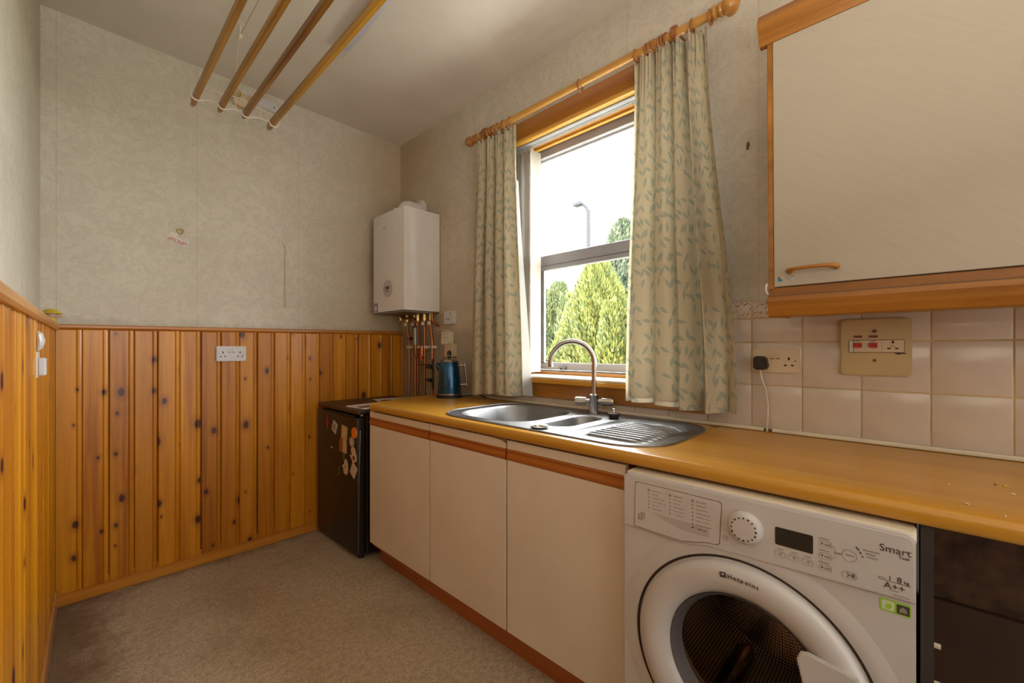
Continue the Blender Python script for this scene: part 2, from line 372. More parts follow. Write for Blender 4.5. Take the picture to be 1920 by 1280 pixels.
def tube(bm, pts, r, seg=10, closed=False, rad=None):
    P = [Vector(p) for p in pts]; n = len(P); rings = []
    up = None
    for i, p in enumerate(P):
        if closed: t = (P[(i+1) % n]-P[i-1]).normalized()
        else: t = (P[min(i+1, n-1)]-P[max(i-1, 0)]).normalized()
        if up is None:
            up = t.orthogonal().normalized()
        up = (up - t*up.dot(t)).normalized(); side = t.cross(up)
        rr = rad[i] if rad else r
        rings.append([bm.verts.new(p + (up*math.cos(a)+side*math.sin(a))*rr) for a in (2*PI*k/seg for k in range(seg))])
    for i in range(n if closed else n-1):
        a, b_ = rings[i], rings[(i+1) % n]
        for k in range(seg): bm.faces.new((a[k], a[(k+1) % seg], b_[(k+1) % seg], b_[k]))
    if not closed:
        bm.faces.new(rings[0][::-1]); bm.faces.new(rings[-1])
    return bm
def arcpts(c, u, v, r, a0, a1, n):
    c, u, v = Vector(c), Vector(u), Vector(v)
    return [c + u*r*math.cos(a0+(a1-a0)*i/n) + v*r*math.sin(a0+(a1-a0)*i/n) for i in range(n+1)]
def lathe(bm, prof, mtx=Matrix(), seg=32):
    rings = []
    for r, z in prof:
        if r < 1e-6: rings.append([bm.verts.new(mtx @ Vector((0, 0, z)))])
        else: rings.append([bm.verts.new(mtx @ Vector((r*math.cos(2*PI*k/seg), r*math.sin(2*PI*k/seg), z))) for k in range(seg)])
    for a, b_ in zip(rings, rings[1:]):
        for k in range(seg):
            k2 = (k+1) % seg
            f = [a[k % len(a)], a[k2 % len(a)], b_[k2 % len(b_)], b_[k % len(b_)]]
            f = [x for i, x in enumerate(f) if x not in f[:i]]
            if len(f) > 2: bm.faces.new(f)
    bmesh.ops.recalc_face_normals(bm, faces=bm.faces)
    return bm
def FX(x, y, z):   # a plane facing the room from the window wall: local x runs right (-y), local y up, local z towards the room (-x)
    return Matrix(((0, 0, -1, x), (-1, 0, 0, y), (0, 1, 0, z), (0, 0, 0, 1)))
def FY(x, y, z):   # a plane facing the room from the far wall
    return Matrix(((1, 0, 0, x), (0, 0, -1, y), (0, 1, 0, z), (0, 0, 0, 1)))
def plate(bm, mtx, poly, t, holes=(), bev=0):
    """polygon in the plane's own 2D, standing t proud; holes cut right through"""
    loops = [poly]+list(holes); es = []; ring_v = []
    for lp in loops:
        vs = [bm.verts.new(mtx @ Vector((p[0], p[1], t))) for p in lp]
        ring_v.append(vs)
        es += [bm.edges.new((vs[i], vs[(i+1) % len(vs)])) for i in range(len(vs))]
    if holes:
        ret = bmesh.ops.triangle_fill(bm, use_beauty=True, use_dissolve=False, edges=es)
        top = [g for g in ret['geom'] if isinstance(g, bmesh.types.BMFace)]
    else:
        top = [bm.faces.new(ring_v[0])]
    for vs, lp in zip(ring_v, loops):
        lo = [bm.verts.new(mtx @ Vector((p[0], p[1], 0))) for p in lp]
        n = len(vs)
        for i in range(n): bm.faces.new((vs[i], vs[(i+1) % n], lo[(i+1) % n], lo[i]))
        if not holes: bm.faces.new(lo[::-1])
    bmesh.ops.recalc_face_normals(bm, faces=bm.faces)
    if bev and not holes:
        bmesh.ops.bevel(bm, geom=[e for f in top for e in f.edges], offset=bev, segments=2, affect='EDGES')
    return bm
def rrect(w_, h_, r, n=5, cx=0, cy=0):
    out = []
    for sx, sy, a in ((1, 1, 0), (-1, 1, PI/2), (-1, -1, PI), (1, -1, 3*PI/2)):
        for i in range(n+1):
            t = a+PI/2*i/n
            out.append((cx+sx*(w_/2-r)+r*math.cos(t), cy+sy*(h_/2-r)+r*math.sin(t)))
    return out
def ngon(r, n=24, cx=0, cy=0, ry=None):
    return [(cx+r*math.cos(2*PI*i/n), cy+(ry or r)*math.sin(2*PI*i/n)) for i in range(n)]
def text(name, s, size, mtx, mat, parent, align='LEFT', ext=.0004):
    cu = bpy.data.curves.new('t', 'FONT'); cu.body = s; cu.size = size; cu.align_x = align; cu.extrude = ext; cu.resolution_u = 2
    t = bpy.data.objects.new('t', cu); C.objects.link(t)
    bpy.context.view_layer.update()
    me = bpy.data.meshes.new_from_object(t.evaluated_get(bpy.context.evaluated_depsgraph_get()))
    bpy.data.objects.remove(t)
    me.transform(mtx); me.materials.clear(); me.materials.append(mat)
    o = bpy.data.objects.new(name, me); C.objects.link(o)
    if parent: o.parent = parent; me.transform(mw(parent).inverted())
    return o
def inst(src, parent, loc, rotz=0):
    c = src.copy(); C.objects.link(c); c.parent = parent; c.location = loc; c.rotation_euler = (0, 0, rotz); return c
def dup_tree(root, loc, label=None, group=None):
    r = root.copy(); C.objects.link(r); r.location = loc
    if label: r['label'] = label
    if group: r['group'] = group
    for ch in list(root.children):
        c = ch.copy(); C.objects.link(c); c.parent = r
        for g in list(ch.children):
            d = g.copy(); C.objects.link(d); d.parent = c
    return r

# ------------------------------------------------------------------ room shell
XR, YF, H = 1.75, 2.889, 2.7726
LA = -.0196                                   # the left wall is a degree out of square
def st(name, bm, mat, **k): return obj(name, bm, mat, kind='structure', **k)
st('floor', B(-.6, 1.98, -1.75, 3.1, -.1, 0), M['carpet'])
st('ceiling', B(-.6, 1.98, -1.75, 3.1, H, H+.1), M['ceiling'])
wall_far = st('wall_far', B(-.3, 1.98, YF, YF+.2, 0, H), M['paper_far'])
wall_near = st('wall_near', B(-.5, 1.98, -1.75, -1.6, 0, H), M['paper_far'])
# left wall in its own slightly turned frame: local x = out into the room, local y = towards the far wall
wl = bpy.data.objects.new('wall_left', bpy.data.meshes.new('wall_left')); C.objects.link(wl); wl['kind'] = 'structure'
wl.location = (-.078, 2.86, 0); wl.rotation_euler = (0, 0, LA)
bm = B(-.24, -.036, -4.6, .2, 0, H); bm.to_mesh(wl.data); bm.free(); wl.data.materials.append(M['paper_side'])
# window wall with its opening
WY0, WY1, WZ0, WZ1 = .660, 1.705, 1.035, 2.372
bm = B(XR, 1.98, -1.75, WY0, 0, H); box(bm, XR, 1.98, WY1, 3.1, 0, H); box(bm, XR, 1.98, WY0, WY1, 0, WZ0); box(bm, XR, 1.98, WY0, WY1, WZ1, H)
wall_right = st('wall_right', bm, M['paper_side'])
# wall below the worktop, right of the washing machine: bare plaster over a boxed-in board
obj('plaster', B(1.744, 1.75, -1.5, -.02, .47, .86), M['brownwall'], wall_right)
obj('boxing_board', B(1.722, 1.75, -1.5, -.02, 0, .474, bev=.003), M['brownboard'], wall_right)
# reveal linings: timber soffit, painted side, sill board
obj('soffit', B(1.752, 1.93, WY0, WY1, 2.362, 2.374), M['casing'], wall_right)
obj('soffit_bead', B(1.862, 1.882, WY0, WY1, 2.350, 2.364, bev=.004, seg=2), M['bead'], wall_right)
obj('reveal', B(1.745, 1.93, WY1-.006, WY1+.012, 1.05, 2.362), M['pvc'], wall_right)
obj('reveal', B(1.745, 1.93, WY0-.012, WY0+.006, 1.05, 2.362), M['pvc'], wall_right)

# tiles: 157 mm pitch, each its own piece, on a grouted bed
P0, PT = .4399, .1571
tile_z = {'tile': [(.909, 1.063), (1.066, 1.218), (1.222, 1.307)], 'border_tile': [(1.311, 1.371)]}
obj('grout', B(1.7405, 1.75, -.55, P0+PT, .905, 1.373), M['grout'], wall_right)
obj('grout', B(1.7405, 1.75, P0+PT, 2.02, .905, .940), M['grout'], wall_right)
first = {}
def tile(kind, y0, y1, z0, z1):
    key = (kind, round(y1-y0, 3), round(z1-z0, 3))
    if key in first: return inst(first[key], wall_right, (1.7385, y0, z0))
    bm = B(0, .006, 0, y1-y0, 0, z1-z0, bev=.0022, seg=2)
    o = obj(kind, bm, M['tile' if kind == 'tile' else 'border'], wall_right, smooth=True, local=True)
    o.location = (1.7385, y0, z0); first[key] = o
    return o
for k in range(-1, 7):
    y1 = P0 - k*PT - .0015; y0 = y1-PT+.003
    for kind, zs in tile_z.items():
        for z0, z1 in zs: tile(kind, y0, y1, z0, z1)
for k in range(9): tile('tile', P0+PT*(k+1)+.0015, P0+PT*(k+2)-.0015, .909, .938)
# white sealing trim along the back of the worktop, broken where the cable passes
st('trim_1', B(1.722, 1.739, .398, 2.0, .8985, .912, bev=.004, seg=2), M['trimwhite'])
st('trim_2', B(1.722, 1.739, -.55, .372, .8985, .912, bev=.004, seg=2), M['trimwhite'])

# ---- pine matchboarding
def board_mesh(h, w_=.0918):
    prof = [(0, -.010), (0, 0.001), (.0022, .004), (.0040, .006), (.0690, .006), (.0705, .0040), (.0720, .0062), (.0760, .0080), (.0825, .0080), (.0872, .0060), (.0892, 0.0), (w_-.001, -.001), (w_-.001, -.010)]
    bm = NB(); a = [bm.verts.new((x, -d, 0)) for x, d in prof]; c = [bm.verts.new((x, -d, h)) for x, d in prof]
    n = len(prof)
    for i in range(n): bm.faces.new((a[i], a[(i+1) % n], c[(i+1) % n], c[i]))
    bm.faces.new(a[::-1]); bm.faces.new(c); bmesh.ops.recalc_face_normals(bm, faces=bm.faces)
    return bm
obj('batten', B(-.1, 1.745, YF-.022, YF, .05, 1.30), M['brownboard'], wall_far)
xs = [-.069, .02, .113, .205, .297, .388, .482, .574, .664, .759, .85, .941, 1.032, 1.123, 1.21, 1.301, 1.395, 1.488, 1.575, 1.666]
fb = obj('pine_board', board_mesh(1.24), M['pine'], wall_far, local=True); fb.location = (xs[0], YF-.032, .06)
for i, x in enumerate(xs[1:]): inst(fb, wall_far, (x, YF-.032 + .0012*((i*7) % 3-1), .06))
lb = obj('pine_board', board_mesh(1.24), M['pine'], wl, local=True); lb.rotation_euler = (0, 0, PI/2); lb.location = (.004, -.018-.0918, .06)
for i in range(1, 44):
    inst(lb, wl, (.004 + .0012*((i*5) % 3-1), -.018-.0918*(i+1), .06), PI/2)
obj('batten', B(-.036, -.012, -4.4, -.01, .05, 1.30), M['brownboard'], wl)
obj('corner_strip', B(-.006, .010, -.022, -.004, .05, 1.285, bev=.005, seg=2), M['pine_y'], wl)
# dado rails (a little out of level, as the photo shows) and skirtings
def rail(name, mat, x0, x1, z0, z1, y, dep, hh):
    prof = [(0, 0), (dep*.7, 0), (dep*.85, hh*.2), (dep, hh*.45), (dep, hh*.8), (dep*.8, hh), (0, hh)]
    bm = NB(); a = [bm.verts.new((x0, y-d, z0+h)) for d, h in prof]; c = [bm.verts.new((x1, y-d, z1+h)) for d, h in prof]; n = len(prof)
    for i in range(n): bm.faces.new((a[i], a[(i+1) % n], c[(i+1) % n], c[i]))
    bm.faces.new(a[::-1]); bm.faces.new(c); bmesh.ops.recalc_face_normals(bm, faces=bm.faces)
    return bm
st('trim_3', rail('t', 0, -.075, 1.7455, 1.283, 1.303, YF, .052, .028), M['pine_h'])
bm = NB(); prof = [(-.036, 1.283), (.020, 1.283), (.026, 1.290), (.028, 1.303), (.024, 1.311), (-.036, 1.311)]
a = [bm.verts.new((d, .0, z)) for d, z in prof]; c = [bm.verts.new((d, -4.4, z)) for d, z in prof]
for i in range(6): bm.faces.new((a[i], a[(i+1) % 6], c[(i+1) % 6], c[i]))
bm.faces.new(a[::-1]); bm.faces.new(c); bmesh.ops.recalc_face_normals(bm, faces=bm.faces)
obj('dado_rail', bm, M['pine_y'], wl, local=True)
bbf = st('baseboard_far', B(-.074, 1.745, 2.869-.014, YF, 0, .085, bev=.004, seg=2), M['pine_h'])
bm = B(-.036, .018, -4.4, -.012, 0, .085, bev=.004, seg=2)
o = obj('baseboard_left', bm, M['pine_y'], kind='structure'); o.location = wl.location; o.rotation_euler = wl.rotation_euler

# ------------------------------------------------------------------ window
win = B(1.905, 1.96, WY0, WY0+.045, WZ0+.03, 2.362)
box(win, 1.905, 1.96, WY1-.05, WY1, WZ0+.03, 2.362); box(win, 1.905, 1.96, WY0, WY1, 2.318, 2.362); box(win, 1.905, 1.96, WY0, WY1, WZ0+.012, 1.076)
window = st('window_1', win, M['pvcgrey'])
def sash(name, x0, x1, y0, y1, z0, z1, side, top, bot, mat):
    bm = B(x0, x1, y0, y0+side, z0, z1, bev=.003); box(bm, x0, x1, y1-side, y1, z0, z1, bev=.003)
    box(bm, x0, x1, y0+side, y1-side, z1-top, z1, bev=.003); box(bm, x0, x1, y0+side, y1-side, z0, z0+bot, bev=.003)
    s = obj(name, bm, mat, window)
    return s
s1 = sash('upper_sash', 1.935, 1.956, WY0+.045, WY1-.045, 1.70, 2.330, .03, .022, .04, M['pvc'])
obj('pane', B(1.944, 1.948, WY0+.07, WY1-.07, 1.735, 2.312), M['glass'], s1)
s2 = sash('lower_sash', 1.905, 1.932, WY0+.045, 1.632, 1.078, 1.743, .042, .088, .036, M['pvcgrey'])
obj('pane', B(1.917, 1.921, WY0+.08, 1.597, 1.110, 1.66), M['glass'], s2)
gk = B(1.9035, 1.9065, 1.589, 1.5925, 1.114, 1.655)
obj('gasket', gk, M['gasket'], s2)
bd = B(1.908, 1.922, 1.574, 1.588, 1.114, 1.655); box(bd, 1.908, 1.922, WY0+.087, 1.588, 1.114, 1.119)
obj('glazing_bead', bd, M['pvc'], s2)
obj('rail_line', B(1.9035, 1.9055, WY0+.06, 1.62, 1.680, 1.683), M['gasket'], s2)
k = B(1.885, 1.905, 1.405, 1.455, 1.090, 1.098, bev=.002); box(k, 1.888, 1.905, 1.411, 1.417, 1.075, 1.092); box(k, 1.888, 1.905, 1.443, 1.449, 1.075, 1.092)
obj('catch', k, M['chrome'], s2)
obj('sill_bead', B(1.875, 1.905, WY0, WY1, 1.052, 1.068, bev=.004, seg=2), M['casing'], window)
st('trim_4', B(1.688, 1.905, .575, 1.745, 1.040, 1.052, bev=.003), M['trimwhite'])     # window board
o = bpy.data.objects['trim_4']
obj('nosing', B(1.684, 1.706, .575, 1.745, 1.018, 1.0405, bev=.004, seg=2), M['bead'], o)
st('trim_5', B(1.724, 1.744, .587, 1.735, .940, 1.018, bev=.002), M['casing'])         # apron
hc = st('trim_6', B(1.728, 1.75, .617, 1.755, 2.366, 2.468, bev=.002), M['casing'])     # head casing
obj('bead', B(1.716, 1.75, .617, 1.755, 2.344, 2.368, bev=.009, seg=3), M['bead'], hc)
st('trim_7', B(1.732, 1.75, 1.700, 1.755, 1.052, 2.344, bev=.003), M['casing'])
st('trim_8', B(1.732, 1.75, .617, .664, 1.052, 2.344, bev=.003), M['casing'])

# vertical blind: headrail and the vanes drawn to the left
vb = thing('vertical_blind', 'cream vertical blind drawn back to the left side of the window', 'blind', (1.775, 1.16, 2.33))
bm = B(1.752, 1.798, WY0+.01, WY1-.01, 2.340, 2.360, bev=.002)
obj('headrail', bm, M['pvcgrey'], vb)
bm = B(1.782, 1.785, WY0+.01, WY1-.01, 2.336, 2.341); box(bm, 1.795, 1.798, WY0+.01, WY1-.01, 2.336, 2.341)
obj('track_lip', bm, M['white'], vb)
vane0 = None
for i in range(9):
    bm = NB(); y = 1.690-.0165*i
    rows = 6; sx = .090
    prev = None
    for j in range(rows+1):
        t = j/rows; x = 1.768+.005*(i % 2)+sx*t; yy = y + .005*math.sin(t*PI)-.004*((i*3) % 4)*t
        a_, b_ = bm.verts.new((x, yy, 1.098)), bm.verts.new((x, yy, 2.322))
        if prev: bm.faces.new((prev[0], a_, b_, prev[1]))
        prev = (a_, b_)
    bmesh.ops.solidify(bm, geom=bm.faces[:], thickness=.0012)
    v = obj('vane', bm, M['slat'], vb)
    obj('weight', B(1.772, 1.854, y-.002, y+.003, 1.066, 1.098, bev=.001), M['trimwhite'], v)
    hb = NB(); cyl(hb, (1.79, y, 2.318), (1.79, y, 2.34), .003, seg=8); obj('hanger', hb, M['cord'], v)
for i in range(3):
    bm = NB(); tube(bm, [(1.772, 1.69, 1.074+i*.011)] + [(1.770+.002*(j % 2), 1.69-.0165*j, 1.072+i*.011-.002*(j % 2)) for j in range(1, 9)], .0011, 5)
    obj('link_chain', bm, M['trimwhite'], vb)

# ------------------------------------------------------------------ curtain pole, rings, curtains
PX, PZ = 1.65, 2.447
cp = thing('curtain_pole', 'honey wooden curtain pole with turned finials above the kitchen window', 'curtain pole', (PX, 1.22, PZ))
bm = NB(); cyl(bm, (PX, .53, PZ), (PX, 1.915, PZ), .0165, seg=20); obj('pole', bm, M['polewood'], cp, True)
fp = [(0, 0), (.0165, 0), (.024, .003), (.026, .009), (.022, .014), (.017, .017), (.022, .022), (.026, .030), (.023, .037), (.027, .042), (.034, .050), (.036, .060), (.034, .072), (.026, .082), (.016, .088), (.010, .090), (.007, .094), (0, .095)]
bm = NB(); lathe(bm, fp, Matrix.Translation((PX, .548, PZ)) @ Matrix.Rotation(PI/2, 4, 'X'), 24); obj('finial', bm, M['polewood'], cp, True, label='turned bell-shaped wooden finial')
fp2 = [(0, 0), (.0165, 0), (.023, .004), (.022, .012), (.015, .018), (.021, .025), (.027, .036), (.029, .048), (.026, .060), (.017, .070), (0, .075)]
bm = NB(); lathe(bm, fp2, Matrix.Translation((PX, 1.895, PZ)) @ Matrix.Rotation(-PI/2, 4, 'X'), 24); obj('finial', bm, M['ringwood'], cp, True, label='round wooden finial')
for yb, mt in ((.690, 'ringwood'), (1.80, 'ringwood')):
    bm = NB(); lathe(bm, [(.0165, -.010), (.028, -.010), (.030, 0), (.028, .010), (.0165, .010)], Matrix.Translation((PX, yb, PZ)) @ Matrix.Rotation(PI/2, 4, 'X'), 20)
    lathe(bm, [(.0, 0), (.013, 0), (.013, .025), (.020, .040), (.012, .052), (.022, .066), (.024, .100), (0, .100)], Matrix.Translation((PX, yb, PZ-.006)) @ Matrix.Rotation(PI/2, 4, 'Y'), 16)
    obj('bracket', bm, M[mt], cp, True, label='brown turned wooden bracket')
ringm = None
def ring(y, tilt, label, group=None, z=PZ-.008):
    global ringm
    if ringm is None:
        bm = NB(); tube(bm, arcpts((0, 0, 0), (1, 0, 0), (0, 0, 1), .0245, 0, 2*PI, 28)[:-1], .0042, 8, True)
        o = obj('curtain_ring', bm, M['ringwood'], smooth=True)
        e = NB(); tube(e, arcpts((0, 0, -.033), (1, 0, 0), (0, 0, 1), .005, 0, 2*PI, 10)[:-1], .0012, 6, True); obj('screw_eye', e, M['brass'], o, True, local=True)
        o.location = (PX, y, z); o.rotation_euler = (0, 0, tilt); ringm = o; return tag(o, label, 'curtain ring', group)
    o = dup_tree(ringm, (PX, y, z), label); o.rotation_euler = (0, 0, tilt)
    if group: o['group'] = group
    elif 'group' in o: del o['group']
    return o
ORD = ('first', 'second', 'third', 'fourth', 'fifth', 'sixth', 'seventh', 'eighth', 'ninth')
for i, y in enumerate((1.868, 1.835, 1.770, 1.745, 1.722, 1.690, 1.652, 1.600)):
    ring(y, .15*math.sin(i*2.3), 'brown wooden curtain ring on the left bunch, ' + ORD[i] + ' from the round left finial', 'rings above the left curtain')
for i, y in enumerate((.857, .810, .790, .772, .755, .738, .722, .622)):
    ring(y, .2*math.sin(i*1.9), 'brown wooden curtain ring on the right bunch, ' + ORD[8-i] + ' from the bell-shaped finial', 'rings above the right curtain')
ring(1.144, .1, 'lone brown ring in the middle of the bare stretch of pole')
ring(.556, .1, 'brown ring against the bell-shaped right finial')

def curtain(name, label, yt0, yt1, yb0, yb1, zb, ztop, nf, amp, seed, xb, lining_out=0, zb1=None):
    zb1 = zb if zb1 is None else zb1
    root = thing(name, label, 'curtain', (PX, (yt0+yt1)/2, PZ-.04))
    rng = random.Random(seed); ph = [rng.uniform(0, 6.28) for _ in range(6)]
    def P(s, t, off=0):      # s across from the right edge, t from top (0) to hem (1)
        e = t*t*(3-2*t)
        y = (yt0+(yt1-yt0)*s)*(1-e)+(yb0+(yb1-yb0)*s)*e
        q = s*nf*PI+.75*math.sin(s*6.3+ph[1])+.35*math.sin(s*11+ph[4])+.25*t*math.sin(3*s+ph[5])
        k = 1-2*abs(math.sin(q))**.8
        k2 = .30*math.sin(s*nf*4.3*PI+ph[2]+1.2*t)*(1-.75*t)
        pleat = .35*math.sin(s*nf*12*PI)*max(0, 1-t*7)
        A = amp*(.40+.75*min(1, t*1.8))
        x = PX + (xb-PX)*e + A*(k + k2*.6 + pleat)
        y += .012*math.cos(s*nf*2*PI+ph[0])*(.3+t)*min(1, 4*s*(1-s)+.2)
        z = ztop + (zb+(zb1-zb)*s-ztop)*t + .010*math.sin(s*nf*6*PI)*max(0, 1-t*10) + .005*math.sin(s*7+ph[3])*t
        return (x+off, y, z)
    ns, ntt = 150, 70
    def sheet(nm, mat, off, s0=0, s1=1, t1=1):
        bm = NB(); uvl = bm.loops.layers.uv.new('UVMap'); V = []
        for i in range(ns+1):
            s = s0+(s1-s0)*i/ns
            V.append([bm.verts.new(P(s, t1*j/ntt, off)) for j in range(ntt+1)])
        L = [0]
        for i in range(ns): L.append(L[-1]+(V[i+1][50].co-V[i][50].co).length*1.0)
        for i in range(ns):
            for j in range(ntt):
                f = bm.faces.new((V[i][j], V[i][j+1], V[i+1][j+1], V[i+1][j]))
                for lp, (a_, c_) in zip(f.loops, ((i, j), (i, j+1), (i+1, j+1), (i+1, j))):
                    lp[uvl].uv = (L[a_], 1.5*(1-c_/ntt))
        return obj(nm, bm, mat, root, smooth=True)
    sheet('cloth', M['curtain'], 0)
    sheet('lining', M['lining'], .006, .01, .99, .985)
    return root, P
cl, PL = curtain('curtain', 'cream leaf-print curtain hanging left of the window beside the boiler', 1.565, 1.885, 1.515, 1.925, .952, 2.404, 3.9, .030, 3, 1.650, zb1=.925)
bm = NB()   # turned-back lining at the inner edge
pp = [[bm.verts.new(PL(.0, t/20)) for t in range(4, 21)], [bm.verts.new(Vector(PL(.0, t/20)) + Vector((.012+.02*t/20, -.003-.042*((t-4)/16)**1.5, -.006))) for t in range(4, 21)]]
for j in range(16): bm.faces.new((pp[0][j], pp[0][j+1], pp[1][j+1], pp[1][j]))
obj('turned_lining', bm, M['lining'], cl, True, label='white lining showing at the edge')
cr, PR_ = curtain('curtain', 'wide cream leaf-print curtain hanging right of the window above the drainer', .572, .862, .462, .895, .962, 2.414, 4.1, .042, 11, 1.630, zb1=.978)
# ------------------------------------------------------------------ worktop and base units
WX, WT, WB = 1.113, .8975, .8593
def slab(bm, x0, x1, y0, y1, front=False):
    if front:
        r = (WT-WB)/2; prof = [(x1, WB), (x1, WT), (x0+.014, WT), (x0+.006, WT-.003), (x0+.0015, WT-.010), (x0, WT-.018), (x0+.001, WB+.008), (x0+.005, WB+.002), (x0+.010, WB)]
        a = [bm.verts.new((x, y0, z)) for x, z in prof]; c = [bm.verts.new((x, y1, z)) for x, z in prof]; n = len(prof)
        for i in range(n): bm.faces.new((a[i], a[(i+1) % n], c[(i+1) % n], c[i]))
        bm.faces.new(a[::-1]); bm.faces.new(c)
    else: box(bm, x0, x1, y0, y1, WB, WT)
bm = NB(); slab(bm, WX, 1.20, -.62, 2.153, True)
box(bm, 1.20, 1.738, -.62, .592, WB, WT); box(bm, 1.20, 1.738, 1.572, 2.153, WB, WT)
box(bm, 1.68, 1.738, .592, 1.572, WB, WT)
# left end is cut slightly out of square
v4 = [bm.verts.new(p) for p in ((WX+.002, 2.153, WT), (1.738, 2.153, WT), (1.738, 2.30, WT), (1.45, 2.272, WT), (WX+.002, 2.1531, WT))]
v5 = [bm.verts.new((v.co.x, v.co.y, WB)) for v in v4]
bm.faces.new(v4[::-1]); bm.faces.new(v5)
for i in range(5): bm.faces.new((v4[i], v4[(i+1) % 5], v5[(i+1) % 5], v5[i]))
bmesh.ops.recalc_face_normals(bm, faces=bm.faces)
solo('worktop', bm, M['worktop'], 'long oak-effect laminate worktop running under the window', 'worktop', (1.4, .8, WB), smooth=True)

def base_unit(y0, y1, label, chipped=False):
    t = thing('base_cabinet', label, 'cabinet', (1.43, (y0+y1)/2, .1), group=None)
    bm = NB()
    for a_, b_ in ((y0+.001, y0+.017), (y1-.017, y1-.001)): box(bm, 1.152, 1.70, a_, b_, .10, .857)
    box(bm, 1.152, 1.70, y0+.017, y1-.017, .10, .118); box(bm, 1.69, 1.70, y0+.017, y1-.017, .118, .70)
    obj('carcass', bm, M['grip'], t)
    g = .0025
    d = obj('door', B(1.133, 1.151, y0+g, y1-g, .125, .775, bev=.0012), M['white_door'], t)
    # top rail of the door, then the wooden grip moulding
    if chipped:
        bm = plate(NB(), FX(1.151, 0, 0), [(-(y1-g), .818), (-(y0+g), .818), (-(y0+g), .835), (-(y0+.012), .839), (-(y0+.022), .845), (-(y0+.045), .847), (-(y0+.062), .8505), (-(y1-g), .8505)], .018)
        obj('door_rail', bm, M['white_door'], d)
        obj('chipped_edge', B(1.140, 1.150, y0+g, y0+.07, .820, .854), M['chip'], d, label='bare chipboard where the corner has broken away')
    else:
        obj('door_rail', B(1.133, 1.151, y0+g, y1-g, .818, .8505, bev=.001), M['white_door'], d)
    prof = [(1.151, .775), (1.1335, .775), (1.1315, .779), (1.129, .784), (1.1295, .792), (1.134, .803), (1.134, .808), (1.130, .812), (1.131, .8175), (1.151, .8175)]
    bm = NB(); a = [bm.verts.new((x, y0+g, z)) for x, z in prof]; c = [bm.verts.new((x, y1-g, z)) for x, z in prof]; n = len(prof)
    for i in range(n): bm.faces.new((a[i], a[(i+1) % n], c[(i+1) % n], c[i]))
    bm.faces.new(a[::-1]); bm.faces.new(c); bmesh.ops.recalc_face_normals(bm, faces=bm.faces)
    obj('grip', bm, M['grip'], d, smooth=True)
base_unit(1.622, 2.190, 'cream-fronted base cabinet next to the black fridge')
base_unit(1.122, 1.619, 'middle cream base cabinet with a chipped top corner under the sink bowl', True)
base_unit(.620, 1.119, 'cream base cabinet beside the washing machine under the drainer')
solo('plinth', B(1.196, 1.212, .612, 2.185, 0, .099, bev=.002), M['grip'], 'red-brown wooden plinth along the foot of the base cabinets', 'plinth', (1.2, 1.4, 0))

# ------------------------------------------------------------------ sink
sk = thing('kitchen_sink', 'stainless steel one and a half bowl sink with ribbed drainer', 'sink', (1.42, 1.08, WT))
SZ = WT+.0035
def R2(x0, x1, y0, y1, r, n=8, dz=0): return [(x, y) for x, y in rrect(x1-x0, y1-y0, r, n, (x0+x1)/2, (y0+y1)/2)]
T0 = Matrix.Translation((0, 0, SZ-.003))
out = R2(1.155, 1.700, .545, 1.622, .165, 12)
bigb = R2(1.205, 1.640, 1.130, 1.560, .13, 10); smb = R2(1.262, 1.580, .945, 1.095, .072, 10); dr = R2(1.190, 1.640, .585, .905, .11, 10)
bm = plate(NB(), T0, out, .003, [bigb, smb, dr])
obj('deck', bm, M['steel'], sk)
def lip(loop, r, z, nm='rim'):
    bm = NB(); tube(bm, [(x, y, z) for x, y in loop], r, 8, True); return obj(nm, bm, M['steel'], sk, True)
lip(out, .0045, SZ-.0015)
def bowl(x0, x1, y0, y1, r, depth, nm, taper=.018):
    bm = NB(); rings = []
    for k, (ins, z) in enumerate(((0, 0), (.004, -.003), (.008, -.010), (.010+taper*.5, -depth*.6), (.012+taper, -depth+.025), (.022+taper, -depth+.008), (.042+taper, -depth))):
        rings.append([bm.verts.new((x, y, SZ+z)) for x, y in R2(x0+ins, x1-ins, y0+ins, y1-ins, max(.02, r-ins*.7), 10)])
    for a, c in zip(rings, rings[1:]):
        n = len(a)
        for i in range(n): bm.faces.new((a[i], a[(i+1) % n], c[(i+1) % n], c[i]))
    bm.faces.new(rings[-1]); bmesh.ops.recalc_face_normals(bm, faces=bm.faces)
    for f in bm.faces: f.normal_flip()
    o = obj(nm, bm, M['steel'], sk, True)
    cx, cy = (x0+x1)/2, (y0+y1)/2
    w_ = NB(); lathe(w_, [(.040, .002), (.038, .004), (.030, .001), (.028, -.004), (0, -.004)], Matrix.Translation((cx, cy, SZ-depth)), 24); obj('waste', w_, M['chrome'], o, True)
bowl(1.205, 1.640, 1.130, 1.560, .13, .155, 'large_bowl')
bowl(1.262, 1.580, .945, 1.095, .072, .10, 'small_bowl', .01)
